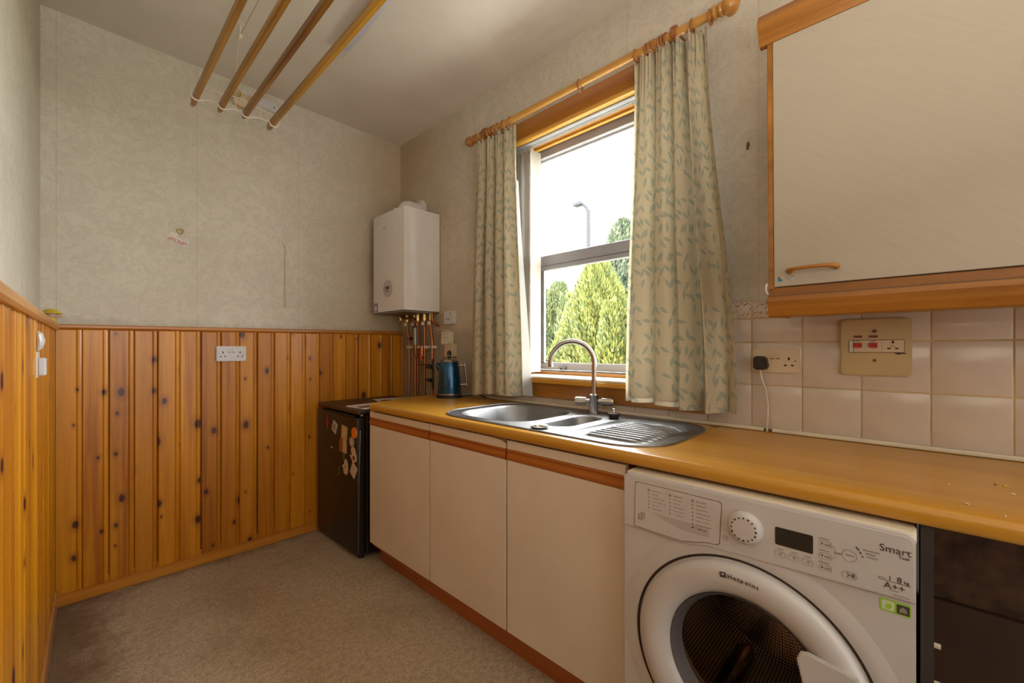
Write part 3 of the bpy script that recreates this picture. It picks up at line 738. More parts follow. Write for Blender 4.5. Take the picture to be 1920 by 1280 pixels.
# drainer pan with ridges
bm = NB(); rings = []
for ins, z in ((0, 0), (.006, -.001), (.014, -.010), (.02, -.0125)):
    rings.append([bm.verts.new((x, y, SZ+z)) for x, y in R2(1.190+ins, 1.640-ins, .585+ins, .905-ins, .11-ins, 10)])
for a, c in zip(rings, rings[1:]):
    for i in range(len(a)): bm.faces.new((a[i], a[(i+1) % len(a)], c[(i+1) % len(a)], c[i]))
bm.faces.new(rings[-1])
obj('drainer', bm, M['steel'], sk, True)
bm = NB(); V = []; NX, NY = 150, 26
for i in range(NX+1):
    x = 1.226+.378*i/NX; row = []
    for j in range(NY+1):
        ins = .028*max(0, abs(i/NX-.5)*2-.72)/.28
        ya, yb = .612+ins, .872-ins*1.4; v_ = j/NY; y = ya+(yb-ya)*v_
        fade = min(1, v_*7, (1-v_)*9, i/NX*16, (1-i/NX)*16)
        row.append(bm.verts.new((x, y, SZ-.0120+fade*.0110*(.5+.5*math.cos((x-1.226)/.378*11*2*PI))**1.6)))
    V.append(row)
for i in range(NX):
    for j in range(NY): bm.faces.new((V[i][j], V[i+1][j], V[i+1][j+1], V[i][j+1]))
obj('ribbed_floor', bm, M['steel'], sk, True)

tp = thing('mixer_tap', 'chrome swan-neck mixer tap with two cylindrical levers behind the sink', 'tap', (1.655, 1.067, WT), (0, 0, 0))
tx, ty = 1.652, 1.067
bm = NB(); lathe(bm, [(0, 0), (.027, 0), (.027, .006), (.0215, .009), (.0205, .075), (.022, .078), (.022, .086), (.014, .090), (.014, .104), (.0, .104)], Matrix.Translation((tx, ty, SZ)), 28)
obj('body', bm, M['chrome'], tp, True)
dx, dy = -.60, .80; L = .200; r = L/2
top = 1.232-r
pts = [(tx, ty, SZ+.09), (tx, ty, 1.03), (tx, ty, 1.10)]
pts += [(tx+dx*(r-r*math.cos(a)), ty+dy*(r-r*math.cos(a)), top+r*math.sin(a)) for a in (PI*k/22*1.06 for k in range(23))]
bm = NB(); tube(bm, pts, .0115, 16); obj('spout', bm, M['chrome'], tp, True)
hx, hy = .45, -.89
for s in (1, -1):
    bm = NB(); p = Vector((tx, ty, SZ+.055)); d = Vector((hx*s, hy*s, 0))
    cyl(bm, p+d*.018, p+d*.038, .011, seg=20); cyl(bm, p+d*.036, p+d*.082, .0185, .0195, seg=24); cyl(bm, p+d*.082, p+d*.087, .017, .0155, seg=24)
    obj('lever', bm, M['chrome'], tp, True)
# plug on the back deck and strainer on the front deck
pg = thing('sink_plug', 'black sink plug with a chrome knob parked between tap and drainer', 'plug', (1.585, .925, SZ))
bm = NB(); lathe(bm, [(0, 0), (.016, 0), (.021, .004), (.024, .016), (.025, .022), (0, .022)], Matrix.Translation((1.585, .925, SZ)), 24); obj('stopper', bm, M['plug'], pg, True)
bm = NB(); lathe(bm, [(.026, .022), (.026, .024), (.006, .027), (.004, .036), (.007, .041), (.0, .044)], Matrix.Translation((1.585, .925, SZ)), 20); obj('knob', bm, M['chrome'], pg, True)
ss = thing('sink_strainer', 'small chrome strainer basket lying on the front edge of the sink', 'strainer', (1.203, 1.015, SZ))
bm = NB(); lathe(bm, [(.034, .004), (.035, .007), (.026, .006), (.024, .001), (.020, .001)], Matrix.Translation((1.203, 1.015, SZ)), 26); obj('flange', bm, M['chrome'], ss, True)
bm = NB(); lathe(bm, [(0, .0012), (.024, .0012)], Matrix.Translation((1.203, 1.015, SZ)), 26); obj('mesh', bm, M['greymetal'], ss)
bm = B(1.222, 1.250, 1.010, 1.034, SZ, SZ+.007, bev=.002); obj('clip', bm, M['trimwhite'], ss)
bm = NB(); lathe(bm, [(0, 0), (.016, 0), (.0155, .001), (0, .001)], Matrix.Translation((1.700, .586-.03, WT)), 20)
solo('cork_disc', bm, M['stain_brown'], 'small red-brown disc on the worktop behind the drainer end', 'disc', (1.700, .556, WT))

# ------------------------------------------------------------------ kettle
K = (1.605, 2.085, WT)
kt = thing('kettle', 'metallic blue kettle with a chrome lid on the left end of the worktop', 'kettle', K, (0, 0, math.radians(-46)))
def kobj(nm, bm, mat, par=None, **k): return obj(nm, bm, mat, par or kt, local=True, **k)
bm = NB(); lathe(bm, [(0, 0), (.076, 0), (.078, .004), (.078, .016), (.073, .020), (0, .020)], seg=36); kobj('base', bm, M['plug'], smooth=True)
bm = NB(); lathe(bm, [(.071, .020), (.0745, .021), (.0745, .026), (.071, .027)], seg=36); kobj('base_band', bm, M['chrome'], smooth=True)
bm = NB(); lathe(bm, [(.060, .0265), (.0725, .027), (.0735, .045), (.072, .080), (.068, .130), (.062, .185), (.0575, .216), (.0555, .219), (.05, .219)], seg=40); kobj('body', bm, M['blue'], smooth=True)
bm = NB(); lathe(bm, [(.056, .2185), (.0575, .222), (.055, .226), (.044, .233), (.026, .238), (.010, .240), (0, .240)], seg=36); lid = kobj('lid', bm, M['chrome'], smooth=True)
bm = NB(); lathe(bm, [(0, .240), (.007, .240), (.007, .248), (.010, .251), (.014, .262), (.0145, .272), (.012, .283), (.006, .289), (0, .290)], seg=20); kobj('knob', bm, M['plug'], lid, smooth=True)
bm = NB(); lathe(bm, [(.0115, .2545), (.0135, .2555), (.0142, .259), (.013, .261)], seg=20); kobj('knob_band', bm, M['chrome'], lid, smooth=True)
bm = NB(); tube(bm, [(.094, 0, .212), (.098, 0, .190), (.106, 0, .120), (.110, 0, .066)], .0068, 12); hd = kobj('handle', bm, M['chrome'], smooth=True)
for q0, q1 in (((.058, 0, .196), (.099, 0, .200)), ((.070, 0, .078), (.108, 0, .080))):
    bm = NB(); cyl(bm, q0, q1, .0065, seg=12); kobj('handle_stub', bm, M['chrome'], hd, smooth=True)
bm = NB(); tube(bm, [(-.050, 0, .165), (-.070, 0, .195), (-.078, 0, .214)], .02, 14, rad=[.020, .014, .008]); kobj('spout', bm, M['blue'], smooth=True)
bm = NB(); cyl(bm, (.0, 0, .0), (.0, 0, .006), .082, seg=32); kobj('power_base', bm, M['plug'])
bm = NB(); tube(bm, [(1.66, 2.03, WT+.006), (1.70, 1.99, WT+.012), (1.712, 1.93, WT+.020), (1.705, 1.88, WT+.012), (1.712, 1.86, WT+.008)], .0035, 8)
solo('kettle_lead', bm, M['plug'], 'black lead curling behind the blue kettle towards the curtain', 'cable', (1.66, 2.03, WT), smooth=True)

# ------------------------------------------------------------------ fridge, papers, magnets
fr = thing('fridge', 'black under-counter fridge with magnets on its door', 'fridge', (1.38, 2.54, 0))
obj('cabinet', B(1.152, 1.64, 2.262, 2.820, .022, .818, bev=.004), M['black'], fr)
obj('top', B(1.098, 1.65, 2.258, 2.824, .824, .850, bev=.008, seg=3), M['fridgetop'], fr)
d = obj('door', B(1.094, 1.146, 2.264, 2.818, .030, .806, bev=.006, seg=3), M['black'], fr, smooth=True)
obj('handle_recess', B(1.092, 1.12, 2.33, 2.74, .806, .814), M['dark'], d)
bm = NB(); tube(bm, [(1.1135, 2.262, .735), (1.106, 2.2625, .45), (1.103, 2.263, .04)], .0022, 6); obj('silver_trim', bm, M['chrome'], d, label='thin silver strip down the door edge')
bm = NB(); cyl(bm, (1.13, 2.276, .815), (1.13, 2.276, .826), .012, seg=16); obj('hinge', bm, M['greymetal'], fr)
for x in (1.14, 1.60):
    for y in (2.30, 2.78):
        bm = NB(); cyl(bm, (x, y, 0), (x, y, .023), .018, seg=14); obj('foot', bm, M['plug'], fr)
pp = solo('magazine', B(1.125, 1.36, 2.272, 2.46, .8505, .8585, bev=.002), M['paper_white'], 'glossy magazine lying on the fridge top, its edge beside the worktop', 'magazine', (1.24, 2.37, .8505))
pp.rotation_euler = (0, 0, .12)
for i, (x0, x1, y0, y1, z, mt) in enumerate(((1.135, 1.25, 2.285, 2.36, .8588, 'print_purple'), (1.28, 1.35, 2.36, 2.44, .8588, 'print_purple'))):
    obj('printed_block', B(x0, x1, y0, y1, z, z+.0006), M[mt], pp)
pl = solo('leaflet', B(1.37, 1.62, 2.36, 2.66, .8505, .8530), M['paper_white'], 'pale leaflet lying flat at the back of the fridge top', 'leaflet', (1.5, 2.5, .8505)); pl.rotation_euler = (0, 0, -.25)
obj('printed_block', B(1.40, 1.47, 2.44, 2.58, .8532, .8537), M['print_purple'], pl)
def magnet(nm, label, y, z, poly, mat, t=.004, rot=0, parts=(), cat='fridge magnet'):
    r = Matrix.Rotation(rot, 4, 'Z'); F = FX(1.094, y, z) @ r
    if parts:
        th = thing(nm, label, cat, (1.094, y, z))
        obj('plate', plate(NB(), F, poly, t, bev=.0006), M[mat], th)
        for pn, pl_, pm, pt in parts: obj(pn, plate(NB(), F @ Matrix.Translation((0, 0, t)), pl_, pt), M[pm], th)
        return th
    return solo(nm, plate(NB(), F, poly, t, bev=.0006), M[mat], label, cat, (1.094, y, z))
man = [(-.010, -.040), (.010, -.040), (.006, -.018), (.018, -.012), (.009, .002), (.016, .012), (.007, .018), (.006, .036), (-.006, .036), (-.007, .018), (-.016, .012), (-.009, .002), (-.018, -.012), (-.006, -.018)]
magnet('fridge_magnet', 'red jagged tree-shaped magnet at the top left of the fridge door', 2.660, .745, man, 'magnet_red')
magnet('fridge_magnet', 'white tilted card magnet right of the red one', 2.552, .722, rrect(.058, .066, .004), 'magnet_white', rot=-.45, parts=[('picture', ngon(.016, 14, 0, .002, .019), 'printlt', .0005)])
magnet('fridge_magnet', 'yellow rectangular framed magnet near the orange disc', 2.418, .706, rrect(.072, .078, .003), 'magnet_yellow', rot=-.12, parts=[('picture', rrect(.036, .044, .002), 'magnet_cream', .0005)])
magnet('fridge_magnet', 'round bright orange disc magnet', 2.288, .722, ngon(.031, 24), 'magnet_orange', .006)
magnet('fridge_magnet', 'round silvery photo magnet under the orange disc', 2.322, .667, ngon(.030, 24), 'printlt', rot=0, parts=[('picture', ngon(.020, 18, 0, 0), 'magnet_cream', .0005)])
magnet('fridge_magnet', 'rust and cream house-shaped magnet in the middle of the cluster', 2.430, .632, [(-.052, -.045), (.045, -.045), (.045, .030), (.020, .048), (-.002, .030), (-.022, .046), (-.052, .020)], 'magnet_rust', parts=[('cream_half', [(0, -.043), (.043, -.043), (.043, .028), (.020, .045), (0, .030)], 'magnet_cream', .0006)])
def hand(s):
    P = [(-.020, -.045), (.016, -.045), (.026, -.030), (.027, -.005)]
    for i, (x, h) in enumerate(((.020, .030), (.008, .044), (-.004, .048), (-.016, .038))):
        P += [(x+.0045, .002), (x+.0045, h-.004), (x+.0018, h), (x-.0018, h), (x-.0045, h-.004), (x-.0045, .002)]
    P += [(-.024, -.008), (-.040, .008), (-.045, .002), (-.030, -.022), (-.026, -.036)]
    return [(a*s, c*s) for a, c in P]
magnet('fridge_magnet', 'cream hand-shaped magnet with a purple spot on its palm, fingers up left', 2.300, .598, hand(1.0), 'magnet_cream', rot=.35, parts=[('spot', ngon(.013, 14, 0, -.020), 'magnet_purple', .0006)])
magnet('fridge_magnet', 'cream hand-shaped magnet standing upright, lower of the two hands', 2.398, .508, hand(.95), 'magnet_cream', rot=-.05, parts=[('spot', ngon(.006, 10, 0, .004), 'magnet_rust', .0006)])
magnet('fridge_magnet', 'tilted beige card magnet right of the lower hand', 2.300, .507, rrect(.062, .072, .003), 'magnet_cream', rot=-.55, parts=[('picture', rrect(.040, .048, .002), 'magnet_white', .0005)])
magnet('fridge_magnet', 'small olive and gold charm magnet lowest on the fridge door', 2.488, .468, [(-.012, -.030), (0, -.022), (.008, .004), (.012, .026), (.002, .030), (-.006, .010), (-.010, -.008)], 'magnet_green')
magnet('fridge_magnet', 'tiny pale dot magnet alone on the left of the fridge door', 2.595, .592, ngon(.006, 12), 'magnet_white')
magnet('fridge_magnet', 'small dark olive tag hanging under the house magnet', 2.425, .566, rrect(.020, .040, .004), 'magnet_green')

# ------------------------------------------------------------------ boiler and pipes
bo = thing('boiler', 'white wall-hung combi boiler in the corner above the copper pipes', 'boiler', (1.745, 2.58, 1.45))
bm = plate(NB(), Matrix.Translation((0, 0, 1.452)), [(1.745, 2.375), (1.745, 2.785), (1.474, 2.785), (1.466, 2.777), (1.466, 2.391), (1.472, 2.379), (1.482, 2.375)], .672, bev=0)
obj('casing', bm, M['boiler'], bo, smooth=True)
obj('underside', B(1.478, 1.74, 2.386, 2.775, 1.440, 1.452), M['greymetal'], bo)
cp_ = obj('control_dial', plate(NB(), FX(1.466, 2.578, 1.606), ngon(.058, 32, ry=.060), .004, bev=.001), M['dialgrey'], bo)
bm = NB(); F = FX(1.4615, 2.578, 1.606); plate(bm, F, rrect(.034, .020, .002, 3, 0, .004), .001)
for sx in (-.034, -.026, .026, .034):
    plate(bm, F, rrect(.005, .005, .001, 2, sx, .010), .001)
    if abs(sx) < .03: plate(bm, F, rrect(.005, .005, .001, 2, sx*1.1, -.006), .001)
for k in range(5): plate(bm, F, rrect(.006, .004, .001, 2, -.018+.009*k, -.018), .001)
obj('display', bm, M['print'], cp_)
bm = NB(); F = FX(1.4658, 2.640, 2.022)
tube(bm, [F @ Vector(p) for p in ((0, -.004, .001), (.004, .006, .001), (.009, -.003, .001), (.014, .002, .001), (.019, -.003, .001), (.024, .003, .001), (.030, -.002, .001), (.036, .001, .001), (.042, .007, .001), (.050, .004, .001))], .0012, 5)
obj('maker_script', bm, M['printlt'], bo)
obj('energy_label', plate(NB(), FX(1.466, 2.742, 1.487), rrect(.056, .060, .002), .001), M['label_lilac'], bo)
obj('label_panel', plate(NB(), FX(1.4648, 2.744, 1.480), rrect(.036, .032, .002), .0006), M['white'], bo)
fl = NB(); lathe(fl, [(0, 2.120), (.052, 2.120), (.052, 2.135), (.048, 2.140), (.048, 2.165)], Matrix.Translation((1.615, 2.618, 0)), 28)
obj('flue_collar', fl, M['boiler'], bo, True)
fl = NB(); tube(fl, [(1.615, 2.618, 2.150), (1.616, 2.618, 2.172), (1.622, 2.618, 2.190), (1.636, 2.618, 2.203), (1.655, 2.618, 2.208), (1.72, 2.618, 2.209), (1.75, 2.618, 2.209)], .048, 24); obj('flue_elbow', fl, M['boiler'], bo, True)
fl = NB(); lathe(fl, [(.048, 0), (.078, 0), (.078, .004), (.070, .010), (.056, .012), (.056, .020), (.048, .020)], Matrix.Translation((1.75, 2.618, 2.209)) @ Matrix.Rotation(-PI/2, 4, 'Y'), 32); obj('wall_plate', fl, M['boiler'], bo, True)
fl = NB(); cyl(fl, (1.575, 2.643, 2.185), (1.555, 2.655, 2.185), .009, seg=12); obj('test_cap', fl, M['boiler'], bo, True)

pw = thing('boiler_pipework', 'bundle of copper pipes dropping from the boiler behind the fridge', 'pipes', (1.70, 2.55, .2))
for i, (y, kx, ky, r, zk) in enumerate(((2.690, -.006, -.020, .0085, 1.31), (2.618, .010, -.028, .0085, 1.29), (2.553, -.004, .006, .0085, 1.25), (2.484, 0.004, -.010, .0085, 1.34), (2.412, .006, -.028, .0105, 1.30))):
    x = 1.690
    pts = [(x+kx, y, 1.445), (x+kx, y, zk+.06), (x+kx*.4, y+ky*.5, zk), (x, y+ky, zk-.05), (x, y+ky, .35), (x, y+ky, .06)]
    bm = NB(); tube(bm, pts, r, 12); obj('pipe', bm, M['copper'], pw, True)
    if i != 2:
        bm = NB(); lathe(bm, [(0, -.012), (.013, -.012), (.013, .006), (.010, .012), (0, .012)], Matrix.Translation((x+kx-.012, y, 1.375)), 14); obj('cap', bm, M['trimwhite'], pw, True)
    bm = NB(); cyl(bm, (x+kx, y, 1.395), (x+kx, y, 1.440), .0145, seg=6); obj('union_nut', bm, M['brass'], pw)
bm = NB(); tube(bm, [(1.66, 2.735, 1.425), (1.655, 2.66, 1.418), (1.66, 2.60, 1.42), (1.668, 2.568, 1.412), (1.675, 2.553, 1.385), (1.678, 2.553, 1.33)], .0085, 12); obj('cross_pipe', bm, M['copper'], pw, True)
bm = NB(); cyl(bm, (1.665, 2.553, 1.345), (1.665, 2.553, 1.225), .018, seg=18); cyl(bm, (1.665, 2.553, 1.36), (1.665, 2.553, 1.345), .010, .018, seg=18); obj('expansion_valve', bm, M['greymetal'], pw, True)
bm = NB(); tube(bm, [(1.668, 2.553, 1.222), (1.668, 2.552, 1.17), (1.668, 2.54, 1.145), (1.67, 2.50, 1.135), (1.67, 2.46, 1.138)], .0085, 12); obj('tee_pipe', bm, M['copper'], pw, True)
bm = NB(); cyl(bm, (1.672, 2.484, 1.155), (1.672, 2.484, 1.215), .013, seg=8); cyl(bm, (1.672, 2.484, 1.118), (1.672, 2.484, 1.155), .016, seg=12); obj('compression_joint', bm, M['copper'], pw)
bm = NB(); cyl(bm, (1.655, 2.60, 1.27), (1.66, 2.575, 1.272), .011, seg=12); box(bm, 1.650, 1.664, 2.600, 2.640, 1.268, 1.274, bev=.002); obj('stopcock', bm, M['plug'], pw)
bm = B(1.710, 1.722, 2.37, 2.715, 1.203, 1.217, bev=.002)
for y in (2.67, 2.59, 2.56, 2.474, 2.384): box(bm, 1.676, 1.715, y-.0125, y-.0105, 1.201, 1.219); box(bm, 1.676, 1.715, y+.0105, y+.0125, 1.201, 1.219)
obj('pipe_clip', bm, M['trimwhite'], pw)
bm = NB(); tube(bm, [(1.69, 2.388, 1.445), (1.69, 2.386, 1.40), (1.70, 2.375, 1.375), (1.705, 2.352, 1.362)], .010, 12); obj('discharge_pipe', bm, M['copper'], pw, True)
bm = NB(); cyl(bm, (1.705, 2.356, 1.365), (1.708, 2.330, 1.350), .014, .006, seg=12); obj('tundish', bm, M['rust_brown'], pw)
bm = NB(); tube(bm, [(1.69, 2.735, 1.44), (1.66, 2.735, 1.42), (1.655, 2.74, 1.40), (1.665, 2.75, 1.385)], .007, 8); cyl(bm, (1.66, 2.735, 1.41), (1.66, 2.735, 1.43), .015, seg=6); obj('gas_valve', bm, M['brass'], pw)
for z in (.985, 1.075):
    bm = NB(); cyl(bm, (1.655, 2.365, z-.012), (1.655, 2.365, z+.014), .016, seg=14); cyl(bm, (1.655, 2.38, z), (1.655, 2.41, z), .006, seg=8); obj('tap_handle', bm, M['plug'], pw)
bm = B(1.660, 1.672, 2.335, 2.349, .93, 1.13, bev=.003); obj('lever', bm, M['plug'], pw)
bm = NB(); tube(bm, [(1.655, 2.36, 1.093), (1.655, 2.42, 1.090), (1.655, 2.50, 1.086)], .003, 6); obj('capillary', bm, M['plug'], pw)
for i, (z0, z1, y1) in enumerate(((1.318, 1.325, 2.36), (1.295, 1.322, 2.33))):
    bm = NB(); tube(bm, [(1.735, 2.40, z0-.01*i), (1.732, 2.36, z0+.006), (1.735, 2.29+.01*i, z1), (1.742, 2.25, z1-.002)], .003, 6)
    solo('boiler_cable', bm, M['trimwhite'], ('upper' if i == 0 else 'lower') + ' white cable running from the pipes to the wall switches', 'cable', (1.735, 2.35, z0), smooth=True)
# ------------------------------------------------------------------ sockets and switches
def pins(F, cx, cy, par, s=1.0, nm='pin_hole'):
    for x, y, w_, h in ((0, .0135, .006, .010), (-.0105, -.0095, .009, .005), (.0105, -.0095, .009, .005)):
        obj(nm, plate(NB(), F, rrect(w_*s, h*s, .001, 2, cx+x*s, cy+y*s), .0006), M['dark'], par)
def socket2(name, label, F, mat, frame_t=.010, plugs=(True, True), screw=True):
    o = F.translation
    th = thing(name, label, 'socket', tuple(o))
    obj('faceplate', plate(NB(), F, rrect(.146, .086, .008, 5), frame_t, bev=.0025), mat, th, smooth=True)
    G = F @ Matrix.Translation((0, 0, frame_t))
    for s in (-1, 1):
        obj('rocker', plate(NB(), G, rrect(.014, .021, .001, 2, s*.0095, .020), .003, bev=.001), mat, th)
        obj('rocker_shadow', plate(NB(), G, rrect(.014, .0025, .0005, 2, s*.0095, .0078), .0008), M['gap'], th)
        pins(G, s*.042, -.006, th)
        obj('screw', plate(NB(), G, ngon(.003, 10, s*.061, .000), .0008), M['greymetal'], th)
    return th
socket2('double_socket', 'white double socket on the pine boarding of the far wall', FY(.6215, YF-.040, 1.1695), M['white'])
bg = obj('pattress', plate(NB(), FY(.6215, YF-.032, 1.1695), rrect(.146, .086, .008), .009), M['trimwhite'], bpy.data.objects['double_socket'])
socket2('double_socket', 'ivory double socket on the tiles with a black plug in it', FX(1.7385, .3625, 1.154), M['ivory2'])
pl = thing('plug', 'black plug in the left half of the ivory tiled-wall socket', 'plug', (1.728, .405, 1.146))
obj('plug_body', plate(NB(), FX(1.7275, .4045, 1.146), [(-.021, .018), (-.012, .024), (.010, .024), (.019, .017), (.024, -.012), (.019, -.022), (.004, -.025), (-.012, -.025), (-.021, -.017)], .030, bev=.005), M['plug'], pl, smooth=True)
bm = NB(); tube(bm, [(1.705, .4045, 1.121), (1.712, .400, 1.09), (1.722, .390, 1.05), (1.724, .384, 1.0), (1.724, .384, .95), (1.722, .386, .915), (1.726, .387, .899)], .0028, 8)
obj('flex', bm, M['trimwhite'], pl, True)
# cooker control unit
F = FX(1.7385, .0935, 1.2015); ck = thing('cooker_switch', 'large yellowed cooker control plate with two red switches', 'switch', (1.7385, .0935, 1.2015))
obj('faceplate', plate(NB(), F, rrect(.170, .178, .014, 6), .011, bev=.003), M['ivory'], ck, smooth=True)
G = F @ Matrix.Translation((0, 0, .011))
obj('module_frame', plate(NB(), G, rrect(.132, .0405, .003, 3, .003, .003), .0012), M['gap'], ck)
obj('module', plate(NB(), G, rrect(.0095, .037, .001, 2, -.0565, .003), .0022), M['white'], ck)
obj('module', plate(NB(), G, rrect(.067, .037, .001, 2, -.0165, .003), .0024), M['ivory2'], ck)
sm_ = obj('module', plate(NB(), G, rrect(.050, .037, .001, 2, .0425, .003), .0026), M['ivory2'], ck)
H2 = G @ Matrix.Translation((0, 0, .0026))
for x in (-.040, -.003):
    obj('neon', plate(NB(), G, rrect(.021, .0072, .001, 2, x, .0335), .0016), M['neon'], ck)
    obj('rocker', plate(NB(), H2, rrect(.020, .0150, .0015, 2, x, .0062), .004, bev=.001), M['red'], ck)
    for dy, w_ in ((.0205, .014), (.0165, .008), (-.0050, .006)):
        bm = NB()
        n = int(w_/.002)
        for k in range(n): plate(bm, H2, rrect(.0013, .0016, .0003, 1, x-w_/2+.002*k+.001, dy), .0003)
        obj('caption', bm, M['print'], ck)
pins(H2, .0425, .004, ck, .85)
obj('boss', plate(NB(), H2, ngon(.007, 20, .0425, .003, .0045), .0008), M['ivory'], ck)
for y, r in ((.050, .0055), (-.041, .0045)): obj('screw', plate(NB(), G, ngon(r, 14, 0, y), .0014), M['rust_brown'], ck)
obj('scorch', plate(NB(), G, [(.045, -.0175), (.070, -.0175), (.072, -.021), (.062, -.020), (.057, -.0225), (.050, -.021)], .0012), M['dark'], ck)
# three fittings above the kettle
def box_unit(label, y, z, mat, parts):
    F = FX(1.7495, y, z); th = thing('wall_switch', label, 'switch', (1.7495, y, z))
    obj('faceplate', plate(NB(), F, rrect(.092, .088, .006, 4), .034, bev=.003), M[mat], th, smooth=True); G = F @ Matrix.Translation((0, 0, .034))
    for nm, p, mt, t in parts: obj(nm, plate(NB(), G, p, t), M[mt], th)
    return th
box_unit('white heating switch with two small dials, topmost of the three above the kettle', 2.245, 1.405, 'white', [('dial', ngon(.006, 12, -.012, -.010), 'printlt', .002), ('dial', ngon(.006, 12, .010, -.010), 'printlt', .002), ('indicator', rrect(.010, .005, .001, 2, .028, .026), 'print', .001)])
box_unit('white fused spur, middle one of the three fittings above the kettle', 2.275, 1.272, 'trimwhite', [('fuse_cover', rrect(.026, .022, .002, 2, 0, -.004), 'white', .002), ('screw', ngon(.003, 10, -.032, .0), 'greymetal', .001), ('screw', ngon(.003, 10, .032, .0), 'greymetal', .001)])
s3 = box_unit('cream single socket directly behind the kettle lid', 2.238, 1.187, 'ivory2', [])
for p in s3.children: pass
# ------------------------------------------------------------------ wall cupboard
uc = thing('wall_cupboard', 'cream hatched wall cupboard with oak trim above the tiles', 'cupboard', (1.74, 0, 1.30), (0, math.radians(-1.6), 0))
def ub(nm, mat, x0, x1, y0, y1, z0, z1, bev=.0015, par=None):   # local to the cupboard: x out from the wall is negative
    return obj(nm, B(x0, x1, y0, y1, z0, z1, bev=bev), mat, par or uc, local=True)
ub('carcass', M['cabdoor'], -.292, -.006, -.70, .300, .075, .860)
ub('side_edge', M['oak'], -.309, -.292, .302, .316, .074, .800)
ub('bottom_rail', M['oak'], -.309, -.292, -.70, .316, .058, .084)
dr_ = ub('door', M['cabdoor'], -.311, -.293, -.295, .3015, .0865, .797)
bm = NB(); pts = [(-.311, .262, .128), (-.326, .262, .129), (-.333, .256, .130), (-.336, .245, .131), (-.337, .21, .132), (-.336, .170, .131), (-.333, .160, .130), (-.326, .154, .129), (-.311, .154, .128)]
tube(bm, pts, .0052, 12, rad=[.008, .007, .006, .0052, .005, .0052, .006, .007, .008]); obj('handle', bm, M['oak'], dr_, True, local=True)
def urail(nm, prof, mat, y0=-.70, y1=.318):
    bm = NB(); a = [bm.verts.new((x, y0, z)) for x, z in prof]; c = [bm.verts.new((x, y1, z)) for x, z in prof]; n = len(prof)
    for i in range(n): bm.faces.new((a[i], a[(i+1) % n], c[(i+1) % n], c[i]))
    bm.faces.new(a[::-1]); bm.faces.new(c); bmesh.ops.recalc_face_normals(bm, faces=bm.faces)
    return obj(nm, bm, mat, uc, local=True)
urail('cornice', [(-.292, .797), (-.313, .797), (-.318, .806), (-.326, .818), (-.324, .824), (-.334, .838), (-.338, .852), (-.322, .880), (-.292, .880)], M['oak'], y1=.335)
urail('pelmet', [(-.292, .060), (-.314, .060), (-.316, .045), (-.312, .022), (-.302, .002), (-.294, -.002), (-.290, .002)], M['oak'])
ub('shadow_line', M['gap'], -.3150, -.300, -.70, .316, .0585, .0615, bev=0)
ub('pelmet_return', M['oak'], -.295, -.10, .300, .314, .0, .060)
bm = NB(); tube(bm, [(-.312, .3195, .098), (-.315, .3215, .088), (-.315, .3215, .076), (-.311, .318, .067)], .0028, 6); obj('edging_curl', bm, M['white'], uc, True, local=True)
sk1 = thing('sticker', 'small square blue and yellow sticker in the bottom corner of the cupboard door', 'sticker', (1.425, .288, 1.395), (0, math.radians(-1.6), 0))
obj('backing', plate(NB(), FX(1.4265, .286, 1.399), rrect(.0115, .013, .0005, 2), .0006), M['sticker_blue'], sk1)
obj('corner', plate(NB(), FX(1.4257, .2825, 1.4022), rrect(.0045, .006, .0003, 2), .0005), M['ornament_yellow'], sk1)
sk2 = thing('sticker', 'small round white sticker with a pointer next to the blue one', 'sticker', (1.425, .258, 1.398), (0, math.radians(-1.6), 0))
obj('backing', plate(NB(), FX(1.4265, .258, 1.400), ngon(.0085, 24), .0006), M['white'], sk2)
bm = NB(); tube(bm, arcpts((1.4256, .258, 1.400), (0, 1, 0), (0, 0, 1), .0068, 0, 2*PI, 24)[:-1], .0006, 5, True); tube(bm, [(1.4256, .261, 1.3975), (1.4256, .255, 1.4025)], .0009, 5)
obj('dial_print', bm, M['print'], sk2)

# ------------------------------------------------------------------ washing machine
MX, MY0, MY1, MZ = 1.082, .000, .596, .850
wm = thing('washing_machine', 'white front-loading washing machine under the worktop', 'washing machine', (1.36, .298, 0))
CY, CZ, RO, RI = .298, .443, .252, .168
HX, HY_, HS = .298, .443, 0
body = NB()
box(body, MX+.012, 1.66, MY0, MY0+.004, .02, .825); box(body, MX+.012, 1.66, MY1-.004, MY1, .02, .825); box(body, 1.652, 1.66, MY0, MY1, .02, .825); box(body, MX+.012, 1.66, MY0, MY1, .02, .026)
obj('body', body, M['white'], wm)
FP = FX(MX+.016, 0, 0)
# front sheet under the control panel, with the porthole cut through
split = [(-.5965, .700), (-.550, .701), (-.500, .6995), (-.430, .6985), (-.412, .700), (-.392, .7055), (-.370, .7095), (-.300, .712), (-.239, .714), (-.124, .719), (0.000, .723)]
low = [(x, z-.0018) for x, z in split]
poly = [(-.5965, .10), (0, .10)] + low[::-1]
bm = plate(NB(), FP, poly, .016, [[(-CY+.246*math.cos(t), CZ+.246*math.sin(t)) for t in (2*PI*i/64 for i in range(64))]])
obj('front_panel', bm, M['white'], wm, smooth=False)
obj('panel_seam', plate(NB(), FX(MX+.010, 0, 0), [(x, z-.006) for x, z in split] + [(x, z+.006) for x, z in split[::-1]], .006), M['gap'], wm)
obj('kickplate', B(MX+.004, MX+.02, .004, .592, .022, .097, bev=.002), M['white'], wm)
